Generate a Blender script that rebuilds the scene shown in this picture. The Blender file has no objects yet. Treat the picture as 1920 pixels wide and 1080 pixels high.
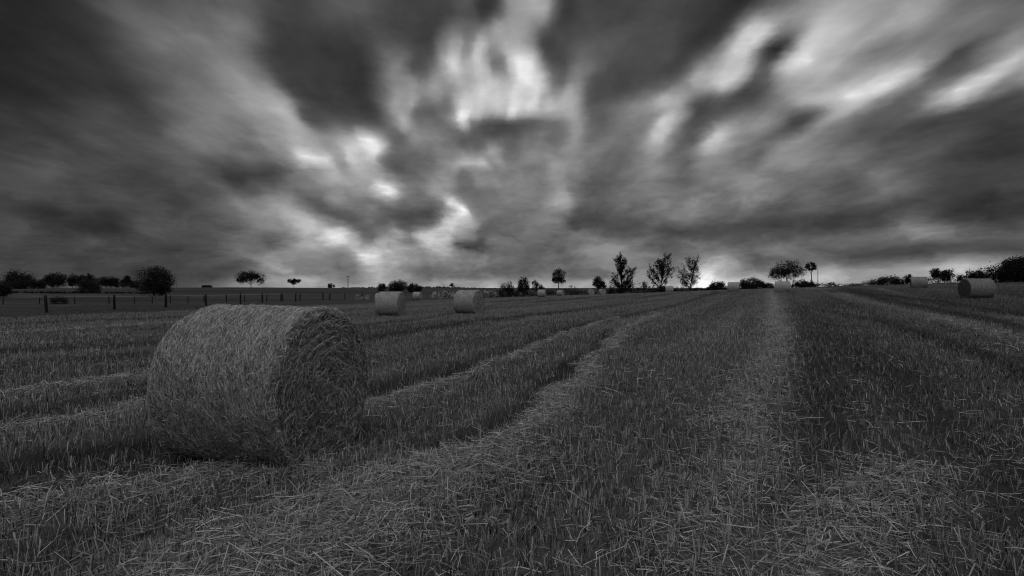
import bpy, math, random
import numpy as np
from mathutils import Vector

S = bpy.context.scene
COL = S.collection
R = math.radians

# ------------------------------------------------------------------ camera
CAM_Z = 1.46
cd = bpy.data.cameras.new("camera"); cam = bpy.data.objects.new("camera", cd); COL.objects.link(cam)
cd.sensor_width = 36.0; cd.lens = 36.0 * 1066.0 / 1920.0
cd.clip_start = 0.05; cd.clip_end = 9000.0
cam.location = (0, 0, CAM_Z); cam.rotation_euler = (R(90), 0, 0)
S.camera = cam

# ------------------------------------------------------------------ exposure
S.view_settings.view_transform = 'Standard'; S.view_settings.look = 'None'
S.view_settings.exposure = 0.0; S.view_settings.gamma = 1.0
S.view_settings.use_curve_mapping = False
S.cycles.max_bounces = 5; S.cycles.diffuse_bounces = 3; S.cycles.glossy_bounces = 2
S.cycles.transparent_max_bounces = 4
S.cycles.pixel_filter_type = 'BLACKMAN_HARRIS'; S.cycles.filter_width = 1.15
S.cycles.sample_clamp_indirect = 4.0

# ------------------------------------------------------------------ sun (behind thick cloud: weak and very soft)
SUN_EL, SUN_AZ = 56.0, 180.0            # azimuth from +Y, clockwise seen from above
ld = bpy.data.lights.new("sun", 'SUN'); sun = bpy.data.objects.new("sun", ld); COL.objects.link(sun)
ld.energy = 0.6; ld.angle = R(45); ld.color = (1.0, 0.998, 0.995)
sd = Vector((math.sin(R(SUN_AZ)) * math.cos(R(SUN_EL)), math.cos(R(SUN_AZ)) * math.cos(R(SUN_EL)), math.sin(R(SUN_EL))))
sun.rotation_euler = sd.to_track_quat('Z', 'Y').to_euler()

# ------------------------------------------------------------------ sky: broken storm cloud, brightness by bearing (-45..45 deg) and elevation (rows 0.55 deg apart)
UNSEEN = 0.54                            # display brightness of the cloud overhead and behind
SKY_ROWS = [
 '67 67 67 67 67 67 68 68 69 70 71 71 71 71 70 70 70 70 70 70 71 71 72 75 77 80 82 83 85 88 91 96 102 110 122 128 129 132 137 142 145 147 147 146 146 146 147 148 151 153 153 150 148 147 148 150 151 152 152 151 150 150 149 149 148 147 147 149 152 153 154 156 158 159 161 165 167 164 163 164 168 174 175 172 176 177 175 177 179 178 178 178 178 177 177 178 179 180 180 181 182 179 177 178 180 184 186 187 189 194 202 217 238 243 243 243 241 229 221 215 213 207 195 185 179 174 172 171 170 168 166 168 170 168 165 165 168 167 163 163 167 166 162 162 165 164 161 165 170 172 170 167 161 153 148 145 145 145 145 145 145',
 '67 67 67 67 67 67 68 68 69 70 71 71 70 69 69 69 68 68 68 69 69 69 70 73 75 77 79 80 81 82 84 88 93 99 105 112 119 127 135 142 146 148 148 146 145 144 144 145 146 147 145 143 142 143 146 149 152 153 153 152 151 149 148 148 147 145 145 147 149 150 152 153 154 155 156 153 154 158 148 148 165 153 156 164 163 166 170 172 173 175 175 174 174 174 174 174 177 178 168 162 160 160 160 160 161 164 167 170 174 179 188 207 235 243 243 242 229 217 207 199 193 185 176 170 166 164 164 164 164 165 165 168 170 170 169 170 172 172 171 171 174 175 172 172 174 173 170 172 176 176 174 170 164 156 150 145 145 145 145 145 145',
 '67 67 67 67 67 67 67 68 68 69 70 70 69 68 67 67 67 67 67 68 68 68 69 71 73 74 75 76 76 75 76 80 84 86 86 92 107 121 133 142 148 150 149 146 143 141 140 140 138 137 134 132 133 138 145 152 156 158 157 155 152 148 142 134 128 123 118 119 121 122 123 124 126 124 124 126 122 122 127 121 117 118 123 115 117 120 119 120 122 121 119 118 117 114 112 115 119 123 129 129 128 134 137 139 139 138 143 149 155 160 166 184 212 235 235 220 206 195 185 174 163 151 146 146 147 148 148 149 151 154 158 162 165 168 170 172 174 176 177 179 181 183 183 183 182 181 179 180 180 178 174 170 164 158 150 143 143 142 142 142 142',
 '66 66 66 66 66 66 66 67 67 67 68 68 68 67 67 67 68 68 68 69 69 70 70 72 72 73 73 73 73 73 74 77 80 82 83 91 104 119 132 144 151 153 151 146 140 137 136 135 132 127 123 121 123 134 148 161 167 166 163 159 154 147 137 125 117 109 105 105 107 108 110 112 113 114 113 114 117 110 114 110 104 110 104 102 105 102 103 104 104 103 101 98 96 93 92 95 99 104 109 112 114 118 122 125 125 125 129 135 140 145 152 165 183 197 201 194 183 174 163 151 137 123 118 121 123 123 123 122 122 126 131 136 141 147 151 155 158 162 165 168 171 175 177 176 174 173 171 171 169 165 160 156 151 146 141 132 132 131 131 130 129',
 '66 66 66 66 66 66 66 65 65 66 66 67 68 67 67 68 69 70 70 71 72 73 73 73 73 72 72 72 73 73 75 77 80 84 88 96 106 118 131 145 152 154 153 147 138 136 136 134 129 121 115 113 115 137 164 185 192 178 168 163 158 151 143 138 128 118 116 115 116 118 119 120 118 120 122 124 117 117 116 112 111 109 104 105 106 108 110 111 113 114 113 111 109 108 106 108 113 118 115 113 113 114 116 117 118 119 122 125 130 134 140 149 159 167 170 168 162 155 146 134 121 107 101 102 102 101 99 97 95 96 98 100 103 106 109 111 114 117 120 123 127 130 133 132 131 130 129 129 127 124 120 116 113 110 106 104 103 102 100 99 98',
 '67 67 67 67 67 67 66 65 65 65 65 67 69 69 68 70 72 72 72 72 74 76 76 75 74 72 72 73 73 74 76 79 83 87 93 100 107 115 125 135 143 150 153 150 144 143 142 139 132 123 119 120 132 164 207 238 233 195 175 166 159 155 155 155 144 140 140 139 139 139 135 128 125 129 132 129 117 122 117 113 112 109 106 104 106 108 108 107 109 113 116 117 116 116 115 116 118 120 120 117 116 115 114 114 114 115 117 119 122 125 129 134 139 143 146 145 143 138 132 124 114 103 98 99 99 98 96 94 92 91 89 88 87 86 85 84 83 83 83 83 83 84 85 84 84 83 83 83 83 81 79 78 76 75 73 79 78 77 77 76 76',
 '69 69 68 68 68 68 68 67 67 67 68 71 72 72 71 73 73 73 72 73 75 78 78 77 75 74 73 74 75 76 78 81 85 90 96 102 105 109 114 119 128 140 150 152 154 155 155 151 145 137 136 145 168 204 243 243 221 189 174 164 155 154 155 154 151 154 159 163 164 159 144 128 120 112 103 118 107 115 115 113 113 111 107 104 106 107 106 103 101 106 114 118 120 120 120 120 121 122 122 121 119 117 115 113 111 111 112 113 114 116 117 119 122 124 125 125 125 123 121 118 113 109 107 107 107 107 106 105 103 102 100 98 96 95 93 91 90 88 86 85 83 82 82 81 80 80 80 80 80 79 78 77 75 74 74 77 78 78 79 79 80',
 '71 71 71 70 70 70 71 71 70 69 70 72 72 72 72 71 70 68 68 71 75 78 79 79 77 76 76 76 77 79 81 83 87 91 95 99 101 103 102 102 110 124 138 153 167 173 171 169 168 170 171 172 193 195 194 184 173 169 168 162 157 155 152 149 154 167 181 185 181 166 137 102 92 67 66 80 92 110 114 113 113 114 111 107 108 108 106 103 100 101 111 118 121 122 122 122 122 122 122 122 121 119 116 112 108 106 106 106 106 106 106 106 106 106 106 106 107 108 109 110 111 112 113 114 114 115 114 114 114 113 112 111 110 110 110 109 109 108 107 106 106 106 106 105 104 103 101 100 97 96 94 93 91 89 87 87 87 88 88 89 89',
 '72 72 72 72 72 72 73 74 71 67 65 62 62 61 60 59 58 56 60 68 74 79 81 80 79 79 78 79 79 81 83 85 88 90 92 95 98 100 99 97 103 113 128 152 175 183 182 183 190 204 205 189 176 154 123 111 131 152 159 156 158 153 143 140 163 190 213 203 187 164 116 78 86 83 82 73 91 109 113 113 114 116 116 114 112 111 108 104 102 104 111 117 120 121 120 119 119 119 119 120 120 119 117 110 103 98 96 95 94 93 92 91 90 89 89 89 90 91 93 95 97 100 102 104 105 106 107 108 109 109 109 109 110 112 113 115 116 117 117 119 123 127 130 129 125 121 115 108 102 100 99 98 96 94 91 89 88 87 87 86 84',
 '71 71 71 72 72 72 73 73 69 63 58 54 54 54 54 54 53 53 58 66 73 79 81 80 80 80 80 80 80 83 85 87 88 89 90 93 98 102 106 110 112 113 124 149 173 183 184 187 199 216 218 188 147 117 95 94 110 124 130 138 144 140 136 153 199 229 223 202 188 165 124 118 114 116 97 84 95 107 111 112 114 118 121 121 118 115 112 107 102 102 110 113 114 113 111 108 106 105 105 105 106 106 107 102 96 88 82 80 79 79 78 77 76 76 75 75 75 76 76 77 77 78 79 80 81 82 84 85 86 87 87 88 89 90 92 93 94 95 97 102 111 121 129 129 121 110 100 90 82 80 80 79 78 76 75 74 72 71 69 68 67',
 '70 70 70 70 70 70 71 70 66 61 55 53 54 55 56 56 56 57 61 67 73 78 79 78 78 78 78 78 79 82 86 87 89 90 90 94 101 108 114 120 121 121 131 152 170 179 180 177 182 189 179 141 108 93 87 89 97 100 106 120 128 122 122 161 201 232 228 213 207 183 155 148 137 123 101 91 96 104 108 111 114 119 124 127 124 121 117 111 103 96 93 94 94 92 89 86 84 83 83 84 84 84 85 88 89 84 78 76 75 75 74 73 72 72 71 71 71 71 71 71 71 70 70 69 69 69 69 70 71 71 71 71 71 72 72 72 72 72 73 76 82 91 100 100 92 83 75 68 63 61 62 62 62 62 61 62 62 62 61 61 61',
 '69 69 69 69 69 69 69 67 64 60 55 54 57 60 62 63 61 63 66 69 72 74 75 74 73 72 72 74 76 80 83 87 90 93 97 102 108 114 120 125 130 136 146 157 165 165 156 144 137 129 116 102 93 90 92 96 98 96 100 108 109 99 101 127 143 161 182 225 243 211 172 156 143 125 104 95 97 101 106 110 113 118 125 131 128 125 123 117 108 95 77 71 74 75 75 74 74 74 75 75 76 76 76 82 87 87 85 84 84 84 84 83 81 79 78 77 77 78 79 79 79 78 76 74 72 71 70 70 70 70 71 70 70 70 71 71 71 72 73 73 74 75 78 78 73 67 62 58 55 55 55 57 61 63 63 63 63 64 64 65 65',
 '69 69 69 69 69 69 68 67 65 61 58 58 62 67 69 70 69 70 71 71 71 71 70 68 66 64 64 69 73 77 81 86 91 98 105 111 116 121 126 132 138 146 152 154 152 140 122 106 97 88 85 87 91 96 104 108 104 98 98 99 96 91 92 97 105 107 120 158 215 219 196 163 146 125 105 97 98 99 104 109 113 117 123 128 129 129 128 125 117 102 82 69 71 73 74 74 75 76 77 78 79 80 82 86 91 94 95 96 98 99 100 98 95 91 88 87 87 89 91 94 95 94 90 85 81 78 76 75 76 77 77 77 76 77 78 80 81 85 87 86 82 77 74 71 67 63 59 56 54 54 55 58 63 66 67 66 67 67 67 67 67',
 '70 69 69 69 69 69 69 69 68 65 64 65 68 71 74 74 74 75 75 74 72 70 69 66 63 60 60 65 70 74 79 85 93 102 111 118 121 124 130 137 143 147 147 141 129 114 96 82 79 78 81 87 93 101 109 112 107 101 97 95 91 87 87 89 88 85 95 112 147 177 205 190 155 120 104 100 99 100 104 109 112 115 119 123 127 129 132 133 129 116 99 82 76 76 76 77 78 80 82 84 86 88 90 95 100 104 106 108 112 116 118 116 110 104 100 97 97 100 105 110 114 112 106 99 92 87 84 83 83 85 86 84 83 84 87 89 92 97 102 100 93 85 79 73 68 64 60 58 57 57 58 60 64 66 67 67 67 67 67 67 67',
 '70 70 70 70 70 70 70 71 71 71 71 72 73 74 75 76 75 75 74 73 72 70 68 66 64 62 62 66 70 74 78 84 92 102 112 117 119 122 128 136 141 141 137 124 109 95 83 78 83 91 98 100 100 105 110 111 106 102 99 96 91 88 90 92 89 90 95 106 125 151 203 235 160 112 104 101 101 103 106 109 112 114 115 118 124 128 134 139 141 133 118 97 85 83 82 82 83 85 88 92 94 96 98 102 108 114 116 118 122 128 135 133 125 117 110 106 106 111 117 124 130 130 121 111 103 96 92 89 89 90 90 89 87 88 90 94 99 104 108 108 101 93 85 78 72 67 63 61 60 60 61 62 64 65 66 66 66 66 66 66 66',
 '70 70 70 70 70 70 71 73 75 76 77 77 77 77 76 76 75 73 72 71 70 68 67 66 66 66 67 70 73 76 80 84 89 95 100 104 107 112 120 127 131 130 124 112 98 89 85 88 101 119 123 115 109 108 108 107 109 109 110 109 99 94 97 99 99 103 108 112 137 192 215 183 129 107 101 101 103 106 108 110 112 113 113 114 120 126 132 140 149 148 128 105 94 89 87 86 87 89 93 97 101 102 104 107 113 119 121 121 124 131 139 141 134 125 119 116 116 120 126 133 138 138 131 120 111 103 97 94 92 91 91 90 88 88 90 94 100 107 112 112 106 99 91 84 77 72 67 65 64 63 63 64 64 65 65 65 65 65 65 65 64',
 '68 69 69 69 69 69 71 73 76 78 80 80 79 77 76 75 73 72 71 70 69 68 67 68 69 71 73 75 77 79 81 83 84 84 85 87 91 98 105 110 113 114 111 104 97 95 98 107 120 130 129 122 116 114 112 116 127 141 153 145 118 109 108 107 110 117 124 134 161 194 162 123 107 104 100 103 106 108 109 112 113 113 113 113 118 123 129 135 145 150 131 109 99 93 90 89 89 92 95 99 103 105 107 110 113 117 119 119 121 124 129 133 131 128 125 124 124 128 133 139 143 142 135 126 116 108 102 97 94 92 90 89 88 86 87 92 100 108 114 114 109 102 95 88 82 76 71 68 67 66 65 64 64 64 64 64 64 64 63 63 63',
 '66 67 67 67 68 68 69 72 75 78 80 80 79 76 74 73 73 73 72 71 70 69 69 71 73 75 78 80 81 82 82 81 78 74 70 70 76 83 88 91 93 95 97 98 100 106 115 124 130 132 130 128 125 125 126 139 169 210 225 190 144 123 113 111 115 124 140 155 150 140 125 110 104 104 105 110 112 109 111 114 115 115 114 115 117 121 125 129 137 142 127 111 102 95 90 90 91 93 96 100 104 107 109 110 112 113 114 114 114 114 116 120 124 126 127 129 130 133 138 143 147 146 139 130 119 111 105 101 97 94 92 91 90 88 88 91 98 106 111 111 107 101 95 89 84 79 75 72 69 67 66 64 63 63 63 63 63 63 62 62 62',
 '63 64 64 65 65 66 67 70 74 77 79 79 77 74 72 72 73 75 75 74 73 72 73 75 77 80 83 84 84 83 82 79 75 68 63 62 68 73 74 74 73 77 84 96 109 119 126 134 141 143 142 139 140 141 142 166 205 221 197 160 133 116 109 110 115 125 137 143 133 127 120 110 105 109 115 120 120 114 117 118 117 117 116 116 118 120 122 124 131 133 121 111 104 95 90 89 91 94 97 100 104 107 110 111 111 111 111 109 107 105 104 108 115 122 127 131 133 135 138 143 148 147 141 132 123 115 109 106 102 99 97 95 95 95 95 96 98 101 104 104 101 97 92 88 85 82 78 75 72 69 66 64 63 62 62 62 62 62 62 62 62',
 '60 61 62 62 63 63 65 67 71 74 76 76 74 72 71 72 75 77 78 78 76 75 76 78 82 85 88 89 88 84 82 79 75 71 68 69 71 73 71 69 68 72 83 101 118 125 130 141 152 157 151 145 150 152 151 157 165 150 127 116 105 100 101 104 112 122 130 134 137 135 123 110 107 117 129 133 131 132 127 122 120 119 118 118 119 120 121 123 131 129 119 112 105 96 89 89 91 95 98 101 105 109 112 114 113 111 109 107 104 100 98 101 110 119 125 130 132 133 134 136 139 140 137 131 125 120 116 112 109 107 104 103 103 104 104 102 100 98 97 96 94 91 89 86 85 83 81 78 74 71 67 64 63 62 61 62 62 62 62 62 62',
 '57 58 59 59 60 60 61 64 66 69 70 71 70 70 72 74 77 79 80 79 78 78 79 82 86 90 94 95 93 88 87 85 84 83 83 85 85 84 82 80 79 83 96 116 132 139 142 152 162 161 146 137 150 156 155 148 134 113 99 94 90 93 97 102 110 118 126 140 149 141 125 111 111 126 138 140 139 140 131 125 122 120 120 120 121 121 121 125 136 131 119 113 108 101 93 91 93 96 99 102 106 111 115 118 118 116 112 108 104 101 100 103 111 120 126 130 131 130 128 126 126 127 128 127 126 124 122 120 117 114 111 109 109 110 110 106 101 95 92 90 89 88 87 86 85 84 82 79 75 72 68 65 63 62 62 62 62 62 63 63 63',
 '55 55 56 56 57 57 58 60 62 63 65 66 68 70 72 75 78 80 80 80 80 80 82 86 90 94 98 99 99 98 98 98 99 97 99 101 101 99 97 97 99 108 126 155 181 196 201 194 184 164 142 148 176 175 166 157 133 111 95 89 90 94 98 103 108 114 120 131 145 147 136 120 123 136 140 143 141 132 129 126 123 122 122 123 123 123 123 128 134 128 119 116 112 107 101 97 97 98 100 104 108 113 119 123 125 123 117 111 105 101 102 107 116 125 131 133 131 127 122 117 114 114 118 122 126 128 128 127 124 120 116 111 108 107 107 104 99 93 89 86 86 86 86 86 85 84 82 79 75 72 69 66 64 64 63 64 64 64 65 65 66',
 '53 53 54 54 55 55 56 57 58 59 61 63 66 69 73 76 78 80 81 81 81 82 84 88 93 97 101 104 107 110 113 115 115 110 108 109 109 110 112 116 123 136 156 198 232 231 220 210 202 166 151 172 212 200 192 201 154 121 100 92 94 98 101 103 106 109 114 123 135 148 157 147 150 154 154 155 146 133 135 130 124 123 124 125 125 125 127 133 135 127 121 119 116 113 109 104 102 101 102 105 109 115 122 129 134 132 124 115 106 102 102 110 123 135 142 142 137 129 121 112 106 105 108 116 124 130 132 132 129 124 117 110 104 99 97 94 91 88 85 83 83 83 84 85 84 83 81 78 75 72 69 67 66 65 65 66 66 66 67 67 67',
 '51 51 52 52 53 53 54 54 55 57 59 61 64 68 71 75 78 80 81 82 82 83 84 88 95 102 108 114 118 121 122 122 121 117 113 111 112 117 124 131 139 149 164 190 204 194 181 172 164 156 162 194 225 210 225 230 182 139 110 100 101 103 103 104 106 107 109 121 135 149 164 179 185 180 191 182 155 151 153 136 123 122 125 127 127 127 132 138 135 128 125 124 121 118 115 110 106 104 104 105 109 115 124 134 142 142 132 118 107 102 103 113 130 153 163 161 151 137 124 114 108 104 101 109 120 129 134 135 133 128 120 111 102 95 90 87 85 82 80 78 78 78 79 79 78 77 75 73 72 70 68 67 66 66 67 67 68 68 68 68 69',
 '48 49 49 50 51 51 52 52 53 55 57 59 62 65 69 73 77 80 81 82 81 81 82 86 100 107 112 116 119 122 125 125 123 120 117 114 115 122 131 137 141 146 156 165 166 162 159 155 151 154 166 195 214 213 239 243 224 160 123 107 106 108 107 109 111 109 111 120 130 135 144 160 161 161 173 167 155 166 158 132 120 119 123 127 128 129 135 138 132 129 130 129 125 120 117 113 108 106 106 106 108 113 123 137 149 150 138 119 105 100 102 114 139 187 197 189 173 150 131 120 114 109 104 105 110 118 124 129 131 130 126 119 110 101 94 89 85 82 79 77 75 74 73 72 72 70 69 67 66 65 65 65 66 67 68 69 69 69 70 70 71',
 '43 44 45 47 48 48 49 49 50 51 54 56 59 63 67 71 75 78 79 79 79 79 81 86 96 103 109 114 120 124 127 126 124 121 118 118 121 127 133 136 139 145 152 155 153 149 143 137 139 147 158 172 189 222 243 243 224 165 126 108 108 110 113 118 119 117 117 119 117 116 121 123 122 124 122 128 144 169 150 123 113 113 118 124 126 128 131 130 127 129 133 134 129 121 115 111 109 107 107 107 108 111 119 137 161 172 150 121 102 95 96 107 129 171 214 215 196 169 143 128 122 119 115 109 103 100 100 105 114 124 130 130 126 117 106 97 90 86 82 80 79 77 78 81 83 83 81 76 72 67 64 63 64 66 69 71 71 73 74 76 79',
 '42 42 42 42 43 44 44 45 45 47 51 54 56 60 64 68 72 75 76 76 77 78 81 86 93 100 107 114 119 123 125 124 123 121 121 123 127 131 135 138 144 152 157 158 153 140 125 118 122 131 141 152 168 212 243 221 182 151 122 107 104 108 120 129 130 127 124 118 109 105 104 97 96 98 94 104 124 144 128 110 102 104 111 119 122 126 126 123 122 127 136 141 135 122 111 107 107 107 108 109 109 110 114 132 167 197 174 138 107 91 87 92 106 133 176 210 201 180 158 140 131 129 125 117 105 92 82 79 85 102 122 136 141 137 127 114 102 93 87 85 84 85 89 99 112 121 126 123 116 101 87 77 72 71 74 77 80 84 88 94 100',
 '43 42 42 42 42 42 42 43 45 47 49 51 52 55 59 64 68 71 71 70 70 74 79 85 92 99 105 111 116 119 121 122 123 124 127 131 134 138 142 147 155 162 167 163 147 119 98 94 100 109 117 126 141 172 175 158 147 134 117 106 104 115 131 140 137 132 128 117 107 101 96 89 88 87 87 92 100 103 99 92 89 92 102 112 115 121 123 118 116 122 135 147 141 123 108 103 104 107 110 111 112 113 115 127 153 191 196 165 131 98 81 78 83 97 123 159 164 158 153 143 136 133 131 124 112 97 83 69 66 77 101 128 150 159 155 145 131 116 103 94 89 89 94 105 134 157 178 192 208 174 147 123 104 94 91 95 101 108 116 125 135',
 '43 43 43 43 43 42 43 44 45 47 48 50 49 53 57 61 63 63 62 61 63 69 78 86 94 99 104 108 112 115 118 121 124 128 133 138 142 146 151 157 165 171 170 154 116 82 77 78 82 87 92 97 114 130 120 118 119 114 109 111 121 137 143 141 134 129 122 112 105 102 101 103 101 87 85 84 83 80 79 78 77 80 88 99 103 111 116 111 111 116 131 145 143 124 107 100 101 106 111 115 117 118 119 125 139 171 200 184 154 118 87 73 71 76 87 102 113 120 125 126 127 128 129 128 120 108 95 80 75 79 91 114 153 173 181 180 171 157 140 122 107 98 96 101 132 152 175 203 238 229 216 189 160 139 127 126 135 144 152 161 170',
 '43 43 43 43 43 43 43 44 45 47 48 49 50 53 55 56 57 56 56 57 62 70 79 87 95 99 103 106 109 112 116 121 126 132 138 144 148 152 157 163 169 169 155 118 83 74 72 70 71 73 75 78 83 89 89 92 94 97 108 125 150 170 154 134 122 116 110 105 105 114 131 149 129 92 89 82 78 75 74 75 76 76 78 84 91 99 106 106 110 115 127 140 139 123 106 98 99 105 112 118 122 123 124 126 131 150 186 194 163 131 98 75 67 68 73 79 85 90 94 100 106 112 119 125 126 120 113 109 113 119 127 141 163 181 196 207 206 198 185 169 148 128 110 101 102 110 123 141 167 194 216 223 211 189 168 161 169 177 184 190 191',
 '43 43 43 43 43 43 43 44 45 47 48 49 51 52 53 54 54 54 56 60 66 73 80 87 93 97 101 104 107 110 115 120 127 135 142 148 152 156 159 162 163 153 128 102 83 72 67 65 65 65 66 67 69 70 72 74 79 93 115 140 165 180 159 124 109 103 97 98 104 119 158 213 158 118 114 101 99 100 98 101 106 99 97 100 102 107 113 117 122 129 135 144 138 120 103 95 96 102 111 120 126 129 131 135 137 145 170 181 164 137 104 78 67 68 72 75 77 77 77 80 85 93 103 113 124 130 131 138 153 161 172 183 191 200 215 234 229 225 220 211 196 174 148 124 106 98 100 109 124 142 163 186 205 211 202 189 191 189 185 178 171',
 '43 43 43 43 43 43 44 45 46 47 49 50 51 52 53 54 55 57 61 66 72 77 82 86 90 93 97 102 106 111 115 121 128 136 144 150 153 155 155 155 151 138 116 88 71 66 65 64 63 63 63 63 63 63 64 67 77 97 122 148 166 173 160 121 103 96 91 96 104 124 182 243 221 178 176 160 156 167 160 170 204 173 167 177 166 163 160 164 164 163 158 158 145 119 98 89 90 97 106 118 126 131 136 144 155 170 176 174 166 141 111 88 76 76 83 89 91 87 79 73 74 80 90 102 116 130 141 153 164 171 179 189 195 199 207 218 216 222 228 232 226 215 192 163 123 101 90 89 96 110 130 149 166 180 193 180 173 167 162 156 151',
 '43 43 43 43 43 43 44 45 46 47 49 50 52 53 54 55 58 61 65 70 75 79 83 86 88 91 95 99 104 110 117 124 131 138 144 149 150 149 147 144 138 118 89 70 64 64 64 64 63 63 62 61 60 59 60 66 78 99 125 149 163 163 163 136 109 102 101 102 104 128 191 243 243 213 217 201 197 211 200 210 241 215 212 229 223 218 197 199 193 184 176 171 152 120 94 83 83 89 98 108 118 124 132 143 159 181 188 175 167 147 123 107 100 100 109 122 129 122 105 86 75 76 85 99 114 130 145 156 162 166 169 173 176 176 176 179 182 189 197 206 213 216 210 193 148 113 90 79 78 87 104 123 139 152 160 158 153 147 142 135 129',
 '43 43 43 43 43 43 44 45 46 47 49 50 52 53 55 57 60 63 67 71 76 80 84 87 90 92 95 99 104 110 118 127 133 138 142 143 141 138 135 129 113 89 71 64 64 65 65 65 64 64 63 61 58 56 57 64 78 99 124 146 157 155 165 152 123 120 122 116 109 130 185 233 229 223 232 222 222 229 222 228 240 231 226 233 238 224 189 189 178 170 174 172 153 120 91 78 77 82 87 94 102 108 116 127 140 161 179 166 156 147 133 127 131 135 144 167 183 174 151 119 92 80 86 104 124 143 156 166 171 173 172 170 167 163 159 157 157 159 162 166 170 175 177 176 158 138 116 92 76 79 91 101 115 128 137 138 132 126 120 116 111',
 '43 43 43 43 43 43 44 44 46 47 49 50 52 53 55 57 60 63 67 71 76 81 86 90 93 95 98 101 106 112 119 127 132 134 135 133 129 126 120 108 90 74 66 64 65 66 66 65 65 65 63 59 56 53 54 60 75 97 120 140 149 149 156 142 133 139 144 133 121 137 175 205 212 222 236 233 233 238 232 235 243 240 233 231 234 214 170 161 148 142 155 160 147 117 89 76 74 76 78 81 86 90 94 103 112 123 135 133 131 134 134 144 157 164 172 189 210 214 197 161 120 92 91 111 142 165 179 186 188 186 182 177 169 160 150 143 138 135 135 136 137 138 139 140 137 133 125 116 105 100 98 100 104 111 117 118 114 110 107 105 104',
 '43 43 43 43 43 43 44 44 45 47 48 50 51 53 54 56 59 62 66 71 77 84 89 94 97 99 102 106 110 115 121 125 128 128 126 123 119 116 106 90 76 68 65 65 65 66 66 65 65 64 61 56 53 50 51 58 75 95 116 133 142 146 154 137 134 148 156 146 139 150 167 177 189 211 227 229 227 228 220 223 238 241 239 235 231 214 172 141 120 116 132 145 139 115 89 76 73 73 73 73 74 77 79 82 88 92 97 101 104 112 125 156 175 177 182 190 203 214 210 185 137 100 91 113 157 189 207 213 211 203 193 185 176 165 149 136 127 120 116 115 115 116 117 118 118 119 119 117 114 111 108 106 105 105 106 107 105 103 102 101 99',
 '44 44 44 43 43 43 44 44 46 47 48 50 51 52 54 55 58 61 66 73 81 88 94 98 101 103 107 110 115 119 122 124 125 123 119 116 112 103 89 76 68 64 63 64 65 65 65 64 63 61 57 53 51 49 51 60 75 94 112 128 136 142 145 120 122 139 149 151 159 181 173 166 178 203 218 218 207 199 191 200 223 236 242 238 229 214 174 134 106 100 116 131 131 114 94 80 75 73 71 70 69 71 74 73 75 76 77 79 82 90 105 130 164 174 175 181 189 198 200 180 138 100 79 91 133 180 216 232 234 216 201 191 182 171 155 141 129 119 110 107 106 107 109 111 112 113 114 115 114 113 110 107 105 104 103 102 100 99 98 97 96',
 '44 44 44 44 44 44 44 45 46 47 49 50 51 52 53 55 58 63 70 78 85 92 97 100 103 106 110 114 117 120 122 123 122 119 116 112 103 90 78 68 62 61 62 63 64 65 64 62 60 57 54 51 50 49 53 62 75 92 109 124 131 127 114 97 102 118 131 150 174 204 187 172 181 201 215 207 181 157 157 182 215 234 243 238 224 204 162 124 99 94 106 120 124 115 101 88 80 76 72 70 69 70 72 72 71 71 70 69 70 74 85 101 127 141 148 159 169 184 200 196 156 107 72 61 80 125 176 213 227 216 204 195 185 177 169 161 151 141 132 124 119 116 120 120 118 117 115 114 113 111 108 105 102 100 99 98 97 96 96 96 96',
 '44 44 44 44 44 44 44 45 46 48 49 50 51 53 54 57 62 68 75 82 88 93 96 99 102 106 110 114 116 119 121 121 120 117 113 106 97 85 73 65 60 60 61 62 63 63 62 61 58 55 53 51 51 51 55 63 75 90 106 119 126 117 96 82 86 98 117 148 183 216 197 179 184 202 214 199 162 128 133 170 210 233 243 239 217 187 143 110 92 89 98 112 117 113 105 95 86 79 75 72 70 70 71 72 72 71 69 68 67 67 70 78 89 98 110 125 141 165 202 221 194 138 85 53 47 68 112 163 197 204 202 196 189 182 177 173 169 166 161 157 152 148 145 140 132 125 120 115 111 108 105 102 99 97 96 96 96 96 96 96 96',
 '44 44 44 44 44 44 44 45 46 48 49 51 52 54 57 61 66 72 78 83 87 90 93 96 100 104 108 111 114 117 118 118 117 115 111 105 97 86 75 67 62 60 61 62 63 63 61 59 57 55 53 52 52 53 57 63 74 87 101 113 117 105 86 75 77 86 108 143 182 215 198 174 179 207 217 195 154 121 125 166 207 230 243 239 206 168 122 94 83 82 92 103 110 109 105 98 89 83 78 74 72 71 71 71 72 71 71 70 69 67 65 66 70 74 80 90 106 133 174 212 228 209 158 106 74 69 88 129 166 186 193 192 188 183 179 176 175 174 174 173 172 169 165 157 147 136 125 116 110 106 102 100 98 97 96 96 96 96 96 96 96',
 '44 44 44 44 44 44 44 45 46 48 49 51 53 55 59 63 69 74 78 81 84 86 88 92 96 99 103 107 110 112 113 114 114 113 111 107 100 90 79 70 64 62 61 62 62 62 61 59 57 56 55 55 55 55 58 64 72 83 94 103 102 91 78 71 72 79 99 133 170 199 188 157 167 213 223 192 154 125 127 164 201 219 229 222 181 135 96 80 75 77 85 95 102 104 102 97 91 85 80 77 74 73 72 71 71 71 71 71 70 68 65 63 62 63 65 68 78 98 131 173 211 232 219 179 134 109 109 125 148 168 180 182 180 177 174 172 170 170 170 171 171 171 168 162 153 141 129 117 110 105 102 100 98 97 96 96 96 96 96 96 96',
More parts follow.
